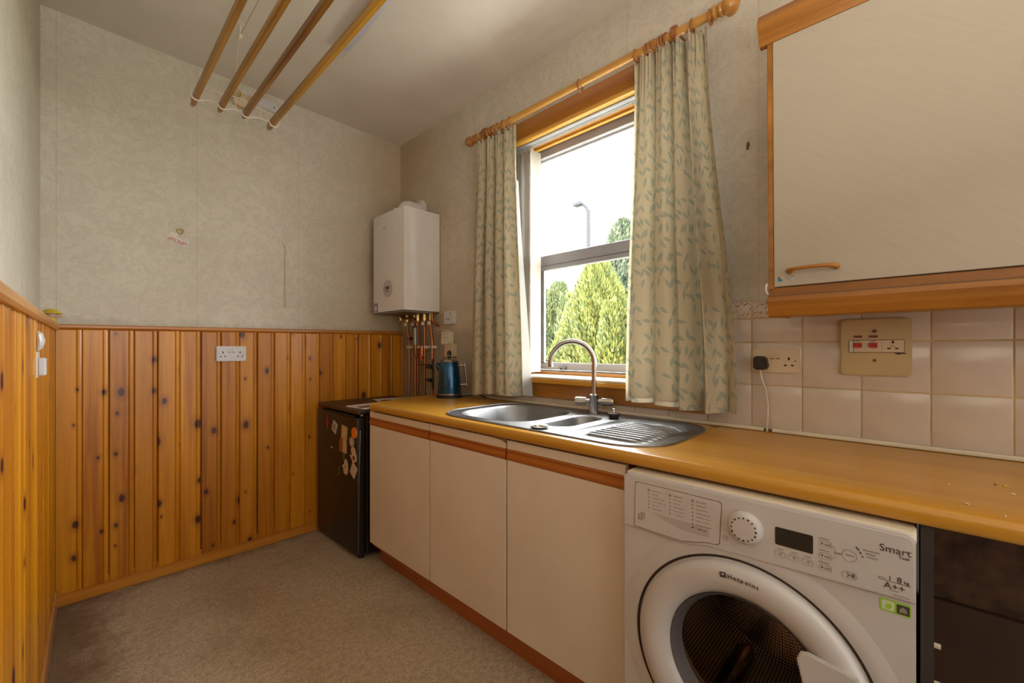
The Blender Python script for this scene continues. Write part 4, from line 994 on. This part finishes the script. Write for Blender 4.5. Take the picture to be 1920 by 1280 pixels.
# control panel
cpp = NB(); up = split + [(0, .835), (-.004, .843), (-.012, .8475), (-.585, .8475), (-.592, .843), (-.5965, .835)]
plate(cpp, FX(MX+.030, 0, 0), up, .037, bev=.0035)
pan = obj('control_panel', cpp, M['white'], wm, smooth=True)
obj('top', B(MX+.010, 1.665, MY0-.001, MY1+.001, .826, MZ, bev=.006, seg=3), M['trimwhite'], wm, smooth=True)
PXF = MX+.030-.037
def pf(x=0, z=0, up_=0): return FX(PXF-up_, -x, z)
# detergent drawer
dw_poly = [(-.562, .7085), (-.500, .706), (-.430, .706), (-.400, .713), (-.372, .721), (-.349, .723), (-.342, .728), (-.337, .822), (-.342, .827), (-.553, .829), (-.559, .825)]
obj('drawer_gap', plate(NB(), pf(), [(a*1.0+(-.0016 if a < -.45 else .0016), c+(.0016 if c > .76 else -.0016)) for a, c in dw_poly], .0004), M['gap'], pan)
dwp = plate(NB(), pf(), dw_poly, .0022, bev=.0008)
dwr = obj('detergent_drawer', dwp, M['white'], pan)
obj('finger_recess', plate(NB(), pf(0, 0, .0022), [(-.512, .757), (-.365, .757), (-.365, .735), (-.400, .7335), (-.435, .7345), (-.480, .746)], .0003), M['recess'], dwr)
0 and obj('finger_lip', plate(NB(), pf(0, 0, .0024), [(-.505, .7545), (-.372, .7545), (-.372, .7375), (-.405, .7365), (-.438, .739), (-.480, .748)], .0003), M['white'], dwr)
bm = NB(); rr = random.Random(5)
for cx, rows, wmax in ((-.520, 6, .060), (-.462, 6, .055), (-.404, 8, .055)):
    for k in range(rows):
        z = .815-.0095*k
        F = pf(0, 0, .0022)
        plate(bm, F, rrect(.004 if k else .007, .004 if k else .006, .001, 1, cx, z), .0003)
        L = (.024 if k == 0 else rr.uniform(.018, .040)); n = int(L/.0026)
        for j in range(n):
            if rr.random() > .12: plate(bm, F, rrect(.0018, .0026 if k else .0036, .0004, 1, cx+.010+.0026*j, z+rr.uniform(-.0003, .0003)), .0003)
obj('programme_list', bm, M['printlt'], dwr)
bm = NB()
for i in range(3):
    for j in range(4):
        if (i+j) % 5: plate(bm, pf(0, 0, .0022), rrect(.006, .0045, .0005, 1, -.548+.007*i, .748-.0058*j), .0003)
obj('care_symbols', bm, M['printlt'], dwr)
# dial
DY, DZ = .2845, .783
F = pf(-DY, DZ)
dl = NB(); lathe(dl, [(.0375, 0), (.0375, .002), (.034, .004), (.032, .014), (.029, .0165), (.022, .017), (0, .0165)], F, 40); dial = obj('programme_dial', dl, M['white'], pan, True)
bm = NB(); tube(bm, [F @ Vector((.0375*math.cos(a), .0375*math.sin(a), .001)) for a in (2*PI*i/36 for i in range(36))], .0009, 5, True); obj('dial_ring', bm, M['outline'], dial, True)
bm = NB()
for i in range(16):
    a = 2*PI*i/16; plate(bm, F @ Matrix.Translation((.0255*math.cos(a), .0255*math.sin(a), .0168)) @ Matrix.Rotation(a, 4, 'Z'), rrect(.0042, .0030 if i % 3 else .0045, .0008, 2), .0004)
obj('dial_marks', bm, M['print'], dial)
obj('display', plate(NB(), pf(), rrect(.069, .0385, .003, 3, -.1905, .7835), .0008), M['display'], pan)
def outline(x, z, w_, h, r, thick=.0007, nm='button'):
    bm = NB(); F = pf(0, 0, .0002); tube(bm, [F @ Vector((p[0], p[1], .0002)) for p in rrect(w_, h, r, 4, x, z)], thick, 4, True); return obj(nm, bm, M['outline'], pan)
def marks(x, z, w_, h, n, nm='button_print', mat='printlt'):
    bm = NB()
    for j in range(n): plate(bm, pf(), rrect(w_/n*.7, h*(1 if j % 2 else .75), .0004, 1, x-w_/2+w_/n*(j+.5), z), .0004)
    return obj(nm, bm, M[mat], pan)
for x in (-.215, -.190, -.165):
    outline(x, .7445, .018, .012, .003); marks(x, .7445, .006, .006, 2); marks(x, .7555, .012, .003, 5)
for z in (.792, .7675, .743):
    outline(-.1345, z, .019, .0125, .003); marks(-.1405, z, .003, .006, 1, mat='print'); marks(-.132, z-.001, .010, .005, 4); marks(-.137, z+.0105, .018, .003, 7)
bm = NB(); tube(bm, [pf(0, 0, .0004) @ Vector(p) for p in ((-.124, .794, 0), (-.119, .790, 0), (-.117, .780, 0), (-.119, .770, 0), (-.124, .766, 0))], .0005, 4); obj('link_line', bm, M['outline'], pan)
marks(-.1145, .780, .012, .005, 5)
bm = NB(); tube(bm, [pf(0, 0, .0004) @ Vector((-.0955+.0115*math.cos(a), .782+.0115*math.sin(a), 0)) for a in (2*PI*i/28 for i in range(28))], .0008, 5, True); obj('round_button', bm, M['outline'], pan)
marks(-.0955, .782, .013, .003, 6)
outline(-.0955, .7425, .022, .014, .005)
bm = NB(); F = pf(0, 0, .0003); tube(bm, [F @ Vector(p) for p in ((-.1005, .7465, 0), (-.0955, .7425, 0), (-.1005, .7385, 0))], .0009, 5)
plate(bm, F, rrect(.0016, .008, .0003, 1, -.0920, .7425), .0004); plate(bm, F, rrect(.0016, .008, .0003, 1, -.0890, .7425), .0004); obj('play_pause', bm, M['print'], pan)
bm = NB(); F = pf(0, 0, .0004); tube(bm, [F @ Vector((-.328+.0062*math.cos(a), .7455+.0062*math.sin(a), 0)) for a in (2*PI*i/6 for i in range(6))], .0006, 4, True); tube(bm, [F @ Vector((-.328+.0028*math.cos(a), .7455+.0028*math.sin(a), 0)) for a in (2*PI*i/12 for i in range(12))], .0005, 4, True)
obj('power_button', bm, M['outline'], pan)
bm = NB(); F = pf(0, 0, .0002)
for a, c, l_ in ((-.0835, .8000, .008), (-.0790, .7930, .005), (-.0760, .7865, .0035)): plate(bm, F @ Matrix.Translation((a, c, 0)) @ Matrix.Rotation(-.9, 4, 'Z'), rrect(l_, .0022, .0005, 1), .0004)
obj('level_marks', bm, M['print'], pan)
for x, z, w_, n in ((-.063, .8005, .026, 11), (-.064, .7945, .015, 6), (-.061, .7882, .017, 7)): marks(x, z, w_, .0034, n)
TF = lambda x, z: FX(PXF-.0003, -x, z)
text('word_smart', 'Smart', .0190, TF(-.0515, .8085), M['print'], pan); text('word_tech', 'Tech', .0075, TF(-.0235, .8010), M['print'], pan)
text('digit_one', '1', .0115, TF(-.0385, .7555), M['print'], pan); text('load_text', '8', .0155, TF(-.0265, .7550), M['print'], pan); text('unit_text', 'kg', .0080, TF(-.0165, .7560), M['print'], pan)
text('grade_text', 'A++', .0165, TF(-.0445, .7395), M['print'], pan)
marks(-.0475, .7570, .012, .0025, 5); marks(-.030, .7375, .012, .0025, 5); marks(-.0205, .7300, .024, .0025, 9)
obj('rule', plate(NB(), pf(), rrect(.045, .0008, .0002, 1, -.0300, .7535), .0004), M['print'], pan)
FS = FX(MX, 0, 0)
st_ = obj('eco_sticker', plate(NB(), FS, rrect(.044, .0235, .002, 3, -.0285, .7035), .0006), M['sticker_green'], wm)
obj('sticker_panel', plate(NB(), FX(MX-.0006, 0, 0), rrect(.018, .0175, .003, 3, -.0390, .7035), .0004), M['sticker_pale'], st_)
obj('sticker_leaf', plate(NB(), FX(MX-.001, 0, 0), [(-.044, .700), (-.038, .6965), (-.033, .702), (-.034, .709), (-.040, .707)], .0004), M['sticker_green'], st_)
obj('sticker_panel', plate(NB(), FX(MX-.0006, 0, 0), rrect(.018, .0175, .001, 3, -.0175, .7030), .0004), M['print'], st_)
obj('sticker_leaf', plate(NB(), FX(MX-.001, 0, 0), [(-.023, .698), (-.012, .698), (-.013, .7045), (-.0175, .7085), (-.022, .7045)], .0004), M['printlt'], st_)
# porthole door
FD = FX(MX, CY, CZ)
gapm = NB(); lathe(gapm, [(.262, .0005), (.2525, .0008), (.2465, -.010), (.2400, -.014)], FD, 96)
obj('door_recess', gapm, M['panelgrey'], wm, True)
dish = NB(); lathe(dish, [(.300, .0002), (.2800, .0040), (.2630, .0045), (.2590, .0030)], FD, 96)
obj('door_surround', dish, M['white'], wm, True)
dr2 = NB(); lathe(dr2, [(.2455, -.012), (.2485, -.002), (.2470, .010), (.2410, .018), (.2250, .024), (.2050, .024), (.1850, .017), (.1720, .004), (.1660, -.010), (.1640, -.016)], FD, 96)
door = obj('door', dr2, M['white'], wm, True)
gb = NB(); lathe(gb, [(.1675, -.006), (.1655, -.001), (.1630, -.003), (.1540, -.030), (.1500, -.034)], FD, 72); obj('door_seal', gb, M['gasket'], door, True)
gl = NB(); lathe(gl, [(.1560, -.026), (.1500, -.050), (.1380, -.085), (.1220, -.102), (.1000, -.108), (0, -.112)], FD, 72); obj('door_glass', gl, M['glassdark'], door, True)
hp = plate(NB(), FX(MX-.022, CY, CZ), [(.116, .100), (.122, .116), (.136, .121), (.160, .118), (.195, .114), (.216, .110), (.222, .095), (.236, .04), (.238, -.02), (.230, -.08), (.180, -.085), (.150, -.06), (.140, 0), (.125, .06)], .008, bev=.003)
obj('door_handle', hp, M['white'], door, smooth=True)
rb = NB(); lathe(rb, [(.236, -.012), (.232, -.030), (.200, -.050), (.178, -.052), (.176, -.085), (.200, -.088)], FD, 72); obj('tub_gasket', rb, M['gap'], wm, True)
drm = NB(); uvl = drm.loops.layers.uv.new('UVMap'); prof = [(.178, -.090), (.236, -.092), (.240, -.105), (.240, -.44), (.225, -.46), (.11, -.45), (0.0001, -.445)]
seg = 64; Lr = [0]
for (r0, z0), (r1, z1) in zip(prof, prof[1:]): Lr.append(Lr[-1]+math.hypot(r1-r0, z1-z0))
V = [[drm.verts.new(FD @ Vector((r*math.cos(2*PI*k_/seg), r*math.sin(2*PI*k_/seg), z))) for k_ in range(seg)] for r, z in prof]
for i in range(len(prof)-1):
    for k_ in range(seg):
        f = drm.faces.new((V[i][k_], V[i][(k_+1) % seg], V[i+1][(k_+1) % seg], V[i+1][k_]))
        for lp, (u_, v_) in zip(f.loops, ((k_, i), (k_+1, i), (k_+1, i+1), (k_, i+1))): lp[uvl].uv = (u_/seg, Lr[v_]*3.2)
dm = obj('drum', drm, M['drum'], wm, True)
for k_ in range(3):
    a = 2*PI*k_/3+2.2
    bm = NB(); F = FD @ Matrix.Rotation(a, 4, 'Z')
    tube(bm, [F @ Vector((.222, 0, -.12)), F @ Vector((.212, 0, -.16)), F @ Vector((.210, 0, -.36)), F @ Vector((.225, 0, -.42))], .026, 12, rad=[.012, .026, .028, .012]); obj('drum_paddle', bm, M['chrome'], dm, True)
# brand on the door ring
FB = FX(MX-.0248, CY+.0300, .6645) @ Matrix.Rotation(.14, 4, 'Z')
lm = plate(NB(), FB, rrect(.0135, .0125, .001, 2), .0006); obj('logo_square', lm, M['print'], door)
obj('logo_mark', plate(NB(), FB @ Matrix.Translation((0, 0, .0006)), [(-.0035, .0030), (.0035, .0030), (.002, 0), (0, -.0010), (-.002, 0)], .0003), M['white'], door)
RB_ = .2175; phi = -.092
for ch, wd in (('H', .0112), ('o', .0095), ('t', .0062), ('p', .0095), ('o', .0094), ('i', .0044), ('n', .0094), ('t', .0060)):
    text('brand_letter', ch, .0145, FX(MX-.0252, CY-RB_*math.sin(phi), CZ+RB_*math.cos(phi)) @ Matrix.Rotation(-phi, 4, 'Z'), M['print'], door, ext=.0006)
    phi += wd/RB_
for sx in (.03, .56):
    for sy in (1.12, 1.60):
        bm = NB(); cyl(bm, (sy, sx, 0), (sy, sx, .021), .02, seg=14); obj('foot', bm, M['plug'], wm)
# support board to the right of the machine
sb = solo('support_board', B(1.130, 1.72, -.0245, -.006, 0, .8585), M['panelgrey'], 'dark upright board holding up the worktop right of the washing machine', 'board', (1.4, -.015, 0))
for z in (.628, .555): 
    bm = NB(); cyl(bm, (1.142, -.0245, z), (1.142, -.034, z), .005, seg=10); obj('shelf_peg', bm, M['trimwhite'], sb); 
for p in sb.children: p.data.transform(Matrix()) 
# crumbs on the worktop
for i, (x, y, sx, sy, mt, lb_) in enumerate(((1.186, -.07, .0065, .0028, 'crumb_pale', 'largest pale fleck on the worktop near its front edge'),
        (1.331, -.143, .0045, .0022, 'crumb_pale', 'pale oval fleck on the worktop beside the yellow crumb'), (1.400, -.139, .006, .003, 'crumb_yellow', 'yellow crumb towards the back right of the worktop'),
        (1.398, -.125, .003, .002, 'rust_brown', 'dark speck touching the yellow crumb'), (1.333, -.052, .0022, .0016, 'crumb_pale', 'tiny pale fleck left of the larger ones'), (1.144, -.114, .0022, .0018, 'crumb_pale', 'tiny pale fleck at the very front edge of the worktop'))):
    bm = NB(); bmesh.ops.create_icosphere(bm, subdivisions=1, radius=1); bmesh.ops.scale(bm, vec=(sx, sy, .0016), verts=bm.verts); bmesh.ops.rotate(bm, cent=(0, 0, 0), matrix=Matrix.Rotation(.5+i, 3, 'Z'), verts=bm.verts)
    bmesh.ops.translate(bm, vec=(x, y, WT+.0014), verts=bm.verts); solo('crumb', bm, M[mt], lb_, 'crumb', (x, y, WT))

# ------------------------------------------------------------------ ceiling airer, light, alarm
ai = thing('clothes_airer', 'four-lath pulley clothes airer hung from the ceiling at the left', 'clothes airer', (.53, 1.6, 2.35))
def lath(x, y1, z=2.350):
    bm = NB(); y0 = y1-1.82; a_, h = .0105, .021
    for (p, q, s0, s1) in ((y1, y1-.035, .62, 1), (y1-.035, y0+.035, 1, 1), (y0+.035, y0, 1, .62)):
        ra = [bm.verts.new((x+u*a_*s0, p, z+v*h*s0)) for u, v in ((-1, -.6), (-.6, -1), (.6, -1), (1, -.6), (1, .6), (.6, 1), (-.6, 1), (-1, .6))]
        rb_ = [bm.verts.new((x+u*a_*s1, q, z+v*h*s1)) for u, v in ((-1, -.6), (-.6, -1), (.6, -1), (1, -.6), (1, .6), (.6, 1), (-.6, 1), (-1, .6))]
        for i in range(8): bm.faces.new((ra[i], ra[(i+1) % 8], rb_[(i+1) % 8], rb_[i]))
        if p == y1: bm.faces.new(ra)
        if q == y0: bm.faces.new(rb_)
    bmesh.ops.remove_doubles(bm, verts=bm.verts, dist=1e-5); bmesh.ops.recalc_face_normals(bm, faces=bm.faces)
    obj('lath', bm, M['lath'], ai)
LX = (.380, .479, .576, .695)
for x, y1 in zip(LX, (2.455, 2.425, 2.405, 2.435)): lath(x, y1)
def rack(yr):
    wv = []
    for i, x in enumerate(LX):
        wv += [(x-.022, yr, 2.345), (x-.018, yr, 2.329), (x-.008, yr, 2.322), (x+.006, yr, 2.322), (x+.016, yr, 2.328)]
        if i < 3:
            nx = LX[i+1]; wv += [(x+.035, yr, 2.337), ((x+nx)/2, yr, 2.341), (nx-.030, yr, 2.339)]
    bm = NB(); tube(bm, [(LX[0]-.024, yr, 2.365)]+wv+[(LX[-1]+.024, yr, 2.345), (LX[-1]+.022, yr, 2.362)], .0035, 8)
    r = obj('rack_end', bm, M['cast'], ai, True)
    bm = NB(); tube(bm, [(LX[0]-.005, yr, 2.382), (.46, yr, 2.392), (.53, yr, 2.402), (.60, yr, 2.392), (LX[-1]+.005, yr, 2.380)], .0032, 8)
    for x in (.43, .53, .635): tube(bm, [(x, yr, 2.341), (x, yr, 2.396)], .003, 6)
    obj('brace', bm, M['cast'], r, True)
    bm = NB(); tube(bm, arcpts((.53, yr, 2.425), (1, 0, 0), (0, 0, 1), .020, 0, 2*PI, 20)[:-1], .0035, 8, True); obj('eye', bm, M['brass'], r, True)
rack(2.345); rack(.95)
pu = thing('ceiling_pulley', 'small cream ceiling pulley with a cord above the airer laths', 'pulley', (.555, 2.37, H))
bm = NB(); cyl(bm, (.555, 2.37, H-.004), (.555, 2.37, H), .022, seg=18); tube(bm, [(.555, 2.37, H-.004), (.555, 2.37, H-.040)], .004, 8); obj('hook', bm, M['cast'], pu)
bm = NB(); lathe(bm, [(0, -.008), (.018, -.008), (.013, -.002), (.013, .002), (.018, .008), (0, .008)], Matrix.Translation((.555, 2.37, H-.055)) @ Matrix.Rotation(PI/2, 4, 'Y'), 20); obj('wheel', bm, M['trimwhite'], pu, True)
bm = NB(); tube(bm, [(.545, 2.367, H-.06), (.533, 2.352, 2.50), (.531, 2.346, 2.445)], .0022, 6); tube(bm, [(.557, 2.366, H-.042), (.56, 1.9, H-.040), (.565, 1.0, H-.040)], .0022, 6)
obj('cord', bm, M['cord'], pu)
fl = thing('fluorescent_light', 'slim fluorescent batten light on the ceiling right of the airer', 'ceiling light', (.93, 1.4, H))
def slant(bm, x0, x1, z0, z1, y0, y1, bev): 
    box(bm, x0, x1, y0, y1, z0, z1, bev=bev, seg=3)
    for v in bm.verts: v.co.x += (v.co.y-2.13)*.028
    return bm
obj('base_tray', slant(NB(), .928, .968, H-.018, H, .62, 2.15, .002), M['white'], fl)
obj('diffuser', slant(NB(), .920, .976, H-.060, H-.012, .66, 2.105, .016), M['diffuser'], fl, smooth=True)
obj('end_cap', slant(NB(), .926, .970, H-.050, H-.004, 2.105, 2.150, .004), M['white'], fl)
al = thing('alarm', 'white oblong carbon monoxide alarm high on the far wall', 'alarm', (.795, YF, 2.69))
F = FY(.800, YF, 2.690)
obj('housing', plate(NB(), F, rrect(.150, .058, .026, 8), .034, bev=.006), M['white'], al, smooth=True)
G = F @ Matrix.Translation((0, 0, .034))
obj('dial', plate(NB(), G, ngon(.019, 20, -.044, 0), .0015), M['diffuser'], al)
obj('indicator', plate(NB(), G, rrect(.008, .010, .002, 2, .048, -.004), .001), M['print'], al)
rr_ = thing('wall_rose', 'round cream cord outlet beside the oblong alarm', 'cord outlet', (.678, YF, 2.665))
bm = NB(); lathe(bm, [(.045, 0), (.045, .006), (.038, .018), (.026, .022), (0, .022)], FY(.678, YF, 2.662), 26); obj('rose', bm, M['ivory2'], rr_, True)
bm = NB(); tube(bm, [FY(.678, YF, 2.662) @ Vector((.038*math.cos(a), .038*math.sin(a), .017)) for a in (2*PI*i/26 for i in range(26))], .004, 6, True); obj('stained_rim', bm, M['brass'], rr_, True)
for s in (-1, 1): bm = NB(); plate(bm, FY(.678, YF-.022, 2.662), ngon(.004, 10, s*.012, .003), .001); obj('screw', bm, M['gap'], rr_)
bm = NB(); tube(bm, [(.625, YF-.01, 2.735), (.632, YF-.016, 2.710), (.640, YF-.018, 2.685), (.645, YF-.012, 2.66), (.637, YF-.02, 2.64)], .010, 8, rad=[.010, .014, .010, .013, .008]); obj('knot', bm, M['cord'], rr_, True)

# ------------------------------------------------------------------ small things on the walls
nt_ = thing('note_card', 'torn white card with red print pinned to the far wall', 'note', (.385, YF, 1.80))
F = FY(.386, YF, 1.793) @ Matrix.Rotation(-.30, 4, 'Z')
obj('card', plate(NB(), F, [(-.047, -.022), (.045, -.026), (.048, .010), (.030, .020), (.012, .014), (-.006, .026), (-.040, .024)], .0012), M['paper_white'], nt_)
bm = NB()
for r_ in range(3):
    for k_ in range(14):
        if (k_*7+r_*3) % 9: plate(bm, F @ Matrix.Translation((0, 0, .0013)), rrect(.0045, .0048, .0005, 1, -.041+.0062*k_, -.006-.0068*r_), .0004)
obj('red_lettering', bm, M['print_red'], nt_)
bm = NB(); tube(bm, [F @ Vector(p) for p in ((-.012, .010, .002), (-.004, .016, .002), (.002, .006, .002), (.010, .012, .002), (.018, .004, .002), (.026, .012, .002), (.034, .006, .002), (.044, .008, .002))], .0009, 5); obj('scribble', bm, M['print'], nt_)
bm = NB(); F2 = FY(.395, YF, 1.838)
tube(bm, [F2 @ Vector(p) for p in ((0, -.022, .004), (-.010, -.004, .005), (-.013, .006, .005), (-.007, .011, .005), (0, .006, .005), (.007, .011, .005), (.013, .006, .005), (.010, -.004, .005))], .0032, 8, True)
solo('heart_hook', bm, M['brass'], 'small brass heart-shaped hook above the torn card', 'hook', (.395, YF, 1.838), smooth=True)
hk = thing('cord_hook', 'small white hook holding a long loop of string on the far wall', 'hook', (.919, YF, 1.86))
F = FY(.919, YF, 1.858)
obj('hook_plate', plate(NB(), F, [(-.014, .012), (-.008, .006), (.008, .006), (.014, .012), (.012, -.002), (.004, -.012), (-.004, -.012), (-.012, -.002)], .006, bev=.001), M['white'], hk)
bm = NB()
for s in (-1, 1): plate(bm, F @ Matrix.Translation((0, 0, .006)), ngon(.004, 10, s*.0115, .007), .002)
plate(bm, F @ Matrix.Translation((0, 0, .006)), [(-.006, -.004), (.006, -.004), (0, -.018)], .006)
obj('fixing', bm, M['brass'], hk)
bm = NB(); tube(bm, [F @ Vector(p) for p in ((0, -.014, .008), (-.008, -.028, .006), (-.004, -.045, .004), (-.002, -.06, .003), (.001, -.16, .003), (-.003, -.24, .003), (-.005, -.36, .003), (-.007, -.392, .003), (0, -.400, .003), (.007, -.390, .003), (.004, -.30, .003), (.002, -.20, .003), (.003, -.07, .003), (.006, -.045, .004), (.008, -.028, .006), (0, -.014, .008))], .0014, 5)
solo('string_loop', bm, M['cord'], 'long loop of cream string hanging from the white hook', 'string', (.919, YF-.004, 1.84), smooth=True)
og = thing('ornament', 'tiny yellow hatted figure perched on the corner of the dado rail', 'ornament', (-.074, 2.835, 1.314))
O = Vector((-.078, 2.838, 1.3125))
bm = NB(); lathe(bm, [(0, 0), (.014, 0), (.017, .010), (.014, .022), (.010, .028), (0, .030)], Matrix.Translation(O), 18); obj('body', bm, M['ornament_yellow'], og, True)
bm = NB(); lathe(bm, [(0, .026), (.012, .028), (.017, .037), (.016, .046), (0, .048)], Matrix.Translation(O), 18); obj('head', bm, M['ornament_pink'], og, True)
bm = NB(); lathe(bm, [(.036, .044), (.037, .047), (.026, .052), (.020, .060), (.010, .066), (0, .067)], Matrix.Translation(O), 24); obj('hat', bm, M['ornament_yellow'], og, True)
bm = NB(); cyl(bm, O+Vector((.012, -.006, .036)), O+Vector((.036, -.010, .032)), .006, .003, seg=10); obj('beak', bm, M['ornament_pink'], og, True)
# fittings on the left wall (built in the left wall's turned frame)
def lw(name, label, cat, y, z):
    t = thing(name, label, cat, tuple(wl.matrix_basis @ Vector((.004, y, z))), (0, 0, LA)); return t
lu = lw('wall_socket', 'white socket with a plug-in box on the pine boards of the left wall', 'socket', -.86, 1.148)
obj('faceplate', B(0, .009, -.043, .043, -.043, .040, bev=.003, seg=2), M['white'], lu, local=True)
obj('plug_in_box', B(.009, .026, -.030, .020, -.036, .020, bev=.004, seg=2), M['white'], lu, local=True)
obj('rocker', B(.009, .013, .024, .038, -.005, .020, bev=.001), M['diffuser'], lu, local=True)
lt = lw('sensor_cover', 'rounded white sensor cover just above the left wall socket', 'sensor', -.86, 1.221)
bm = NB(); tube(bm, [(.006, 0, -.030), (.010, 0, -.020), (.013, 0, .000), (.010, 0, .022), (.006, 0, .030)], .01, 16, rad=[.004, .009, .011, .009, .004]); bmesh.ops.scale(bm, vec=(1, 2.4, 1), verts=bm.verts); obj('cover', bm, M['white'], lt, True, local=True)
obj('bracket', B(-.002, .005, -.010, .010, -.033, -.026, bev=.001), M['rust_brown'], lt, local=True)
# small wall marks at the right of the window: a rusty plug hole
hl = NB(); plate(hl, FX(1.75, .456, 1.958), [(-.004, -.014), (.003, -.014), (.008, .004), (.005, .014), (-.002, .013), (-.004, 0)], .004, bev=.001)
solo('wall_plug', hl, M['rust_brown'], 'rusty wall plug in the bare wallpaper right of the curtain', 'wall plug', (1.748, .456, 1.958))

# ------------------------------------------------------------------ outside
M['bounce_ground'] = plain('pale_bounce_ground', (.50, .48, .44), .9, var=.1, vs=1.5)
st('ground', B(4.4, 60, -30, 60, -.5, -.4), M['grass'])
st('ground_bounce_strip', B(1.98, 4.4, -12, 14, -.5, -.38), M['bounce_ground'])  # unseen strip of ground, made pale to bounce sky light up to the ceiling
def conifer(label, x, y, h, r, seed, mat, n, lean=0, z0=-.4, peaks=1):
    rng = random.Random(seed)
    t = thing('conifer', label, 'tree', (x, y, z0), group=None)
    bm = NB(); cyl(bm, (x, y, z0), (x, y, z0+h*.7), .09, .03, seg=8); obj('trunk', bm, M['bark'], t)
    spires = [(0, 0, h, r)] + [(rng.uniform(-.6, .6)*r, rng.uniform(-.6, .6)*r, h*rng.uniform(.55, .96), r*rng.uniform(.20, .5)) for _ in range(peaks)]
    vs, fs = [], []
    for _ in range(n):
        sx_, sy_, hh, rr0 = spires[0] if rng.random() < .4 else rng.choice(spires)
        u = rng.random()**.8; zz = z0+.05*hh+hh*.95*u
        a = rng.uniform(0, 2*PI); lob = 1+.22*math.sin(5*a+sx_*7+u*6)*(1-u)+.14*math.sin(11*a+u*31+sy_*9)
        rad = rr0*(1-u)**.62*lob*(.5+.5*rng.random()**.35)+.02; px, py = x+sx_+rad*math.cos(a), y+sy_+rad*math.sin(a)
        L_ = rng.uniform(.04, .12) if mat == 'fol_y' else rng.uniform(.05, .17); W_ = L_*rng.uniform(.16, .30)
        out_ = Vector((math.cos(a)*.55+rng.uniform(-.2, .2), math.sin(a)*.55+rng.uniform(-.2, .2), 1)).normalized()
        sd = out_.cross(Vector((rng.uniform(-1, 1), rng.uniform(-1, 1), .3))).normalized()*W_
        p = Vector((px, py, zz)); nrm = out_.cross(sd).normalized()*W_*.4
        b0 = len(vs); vs += [p, p+out_*L_*.45+sd+nrm, p+out_*L_, p+out_*L_*.45-sd+nrm, p+out_*L_*.40-nrm]
        fs += [(b0, b0+1, b0+4), (b0+1, b0+2, b0+4), (b0+2, b0+3, b0+4), (b0+3, b0, b0+4)]
    me = bpy.data.meshes.new('foliage'); me.from_pydata([tuple(v) for v in vs], [], fs); me.transform(Matrix.Translation((-x, -y, -z0)))
    o = bpy.data.objects.new('foliage', me); C.objects.link(o); o.parent = t; me.materials.append(M[mat]); o['kind'] = 'stuff'
conifer('mid-green conifer at the left of the lower pane', 8.2, 6.30, 3.15, .85, 1, 'fol_m', 26000, peaks=9)
conifer('bright golden conifer filling the middle of the lower pane', 6.0, 3.80, 3.05, .92, 2, 'fol_y', 95000, peaks=14)
conifer('golden conifer half hidden by the right curtain', 5.5, 2.30, 2.75, .62, 3, 'fol_y', 45000, peaks=6)
conifer('tall feathery grey-green conifer rising behind the golden ones', 10.0, 5.55, 4.95, 1.35, 4, 'fol_g', 26000, peaks=12)
conifer('dark conifer at the right, behind the curtain edge', 8.6, 2.9, 4.2, .85, 5, 'fol_g', 14000, peaks=5)
conifer('low golden conifer in the left corner of the window view', 4.9, 4.75, 1.75, .55, 6, 'fol_y', 16000, peaks=6)
lp = thing('street_lamp', 'grey street lamp post standing beyond the conifers', 'street lamp', (15, 9.97, -.4))
bm = NB(); cyl(bm, (15, 9.97, -.4), (15, 9.97, 7.05), .115, .10, seg=10); obj('post', bm, M['lamp_grey'], lp)
bm = NB(); tube(bm, [(15, 9.97, 7.0), (14.95, 10.05, 7.2), (14.9, 10.16, 7.32), (14.85, 10.28, 7.36)], .075, 8); obj('arm', bm, M['lamp_grey'], lp)
bm = NB(); box(bm, 14.70, 15.0, 10.15, 10.58, 7.28, 7.46, bev=.04); obj('lantern', bm, M['lamp_grey'], lp)
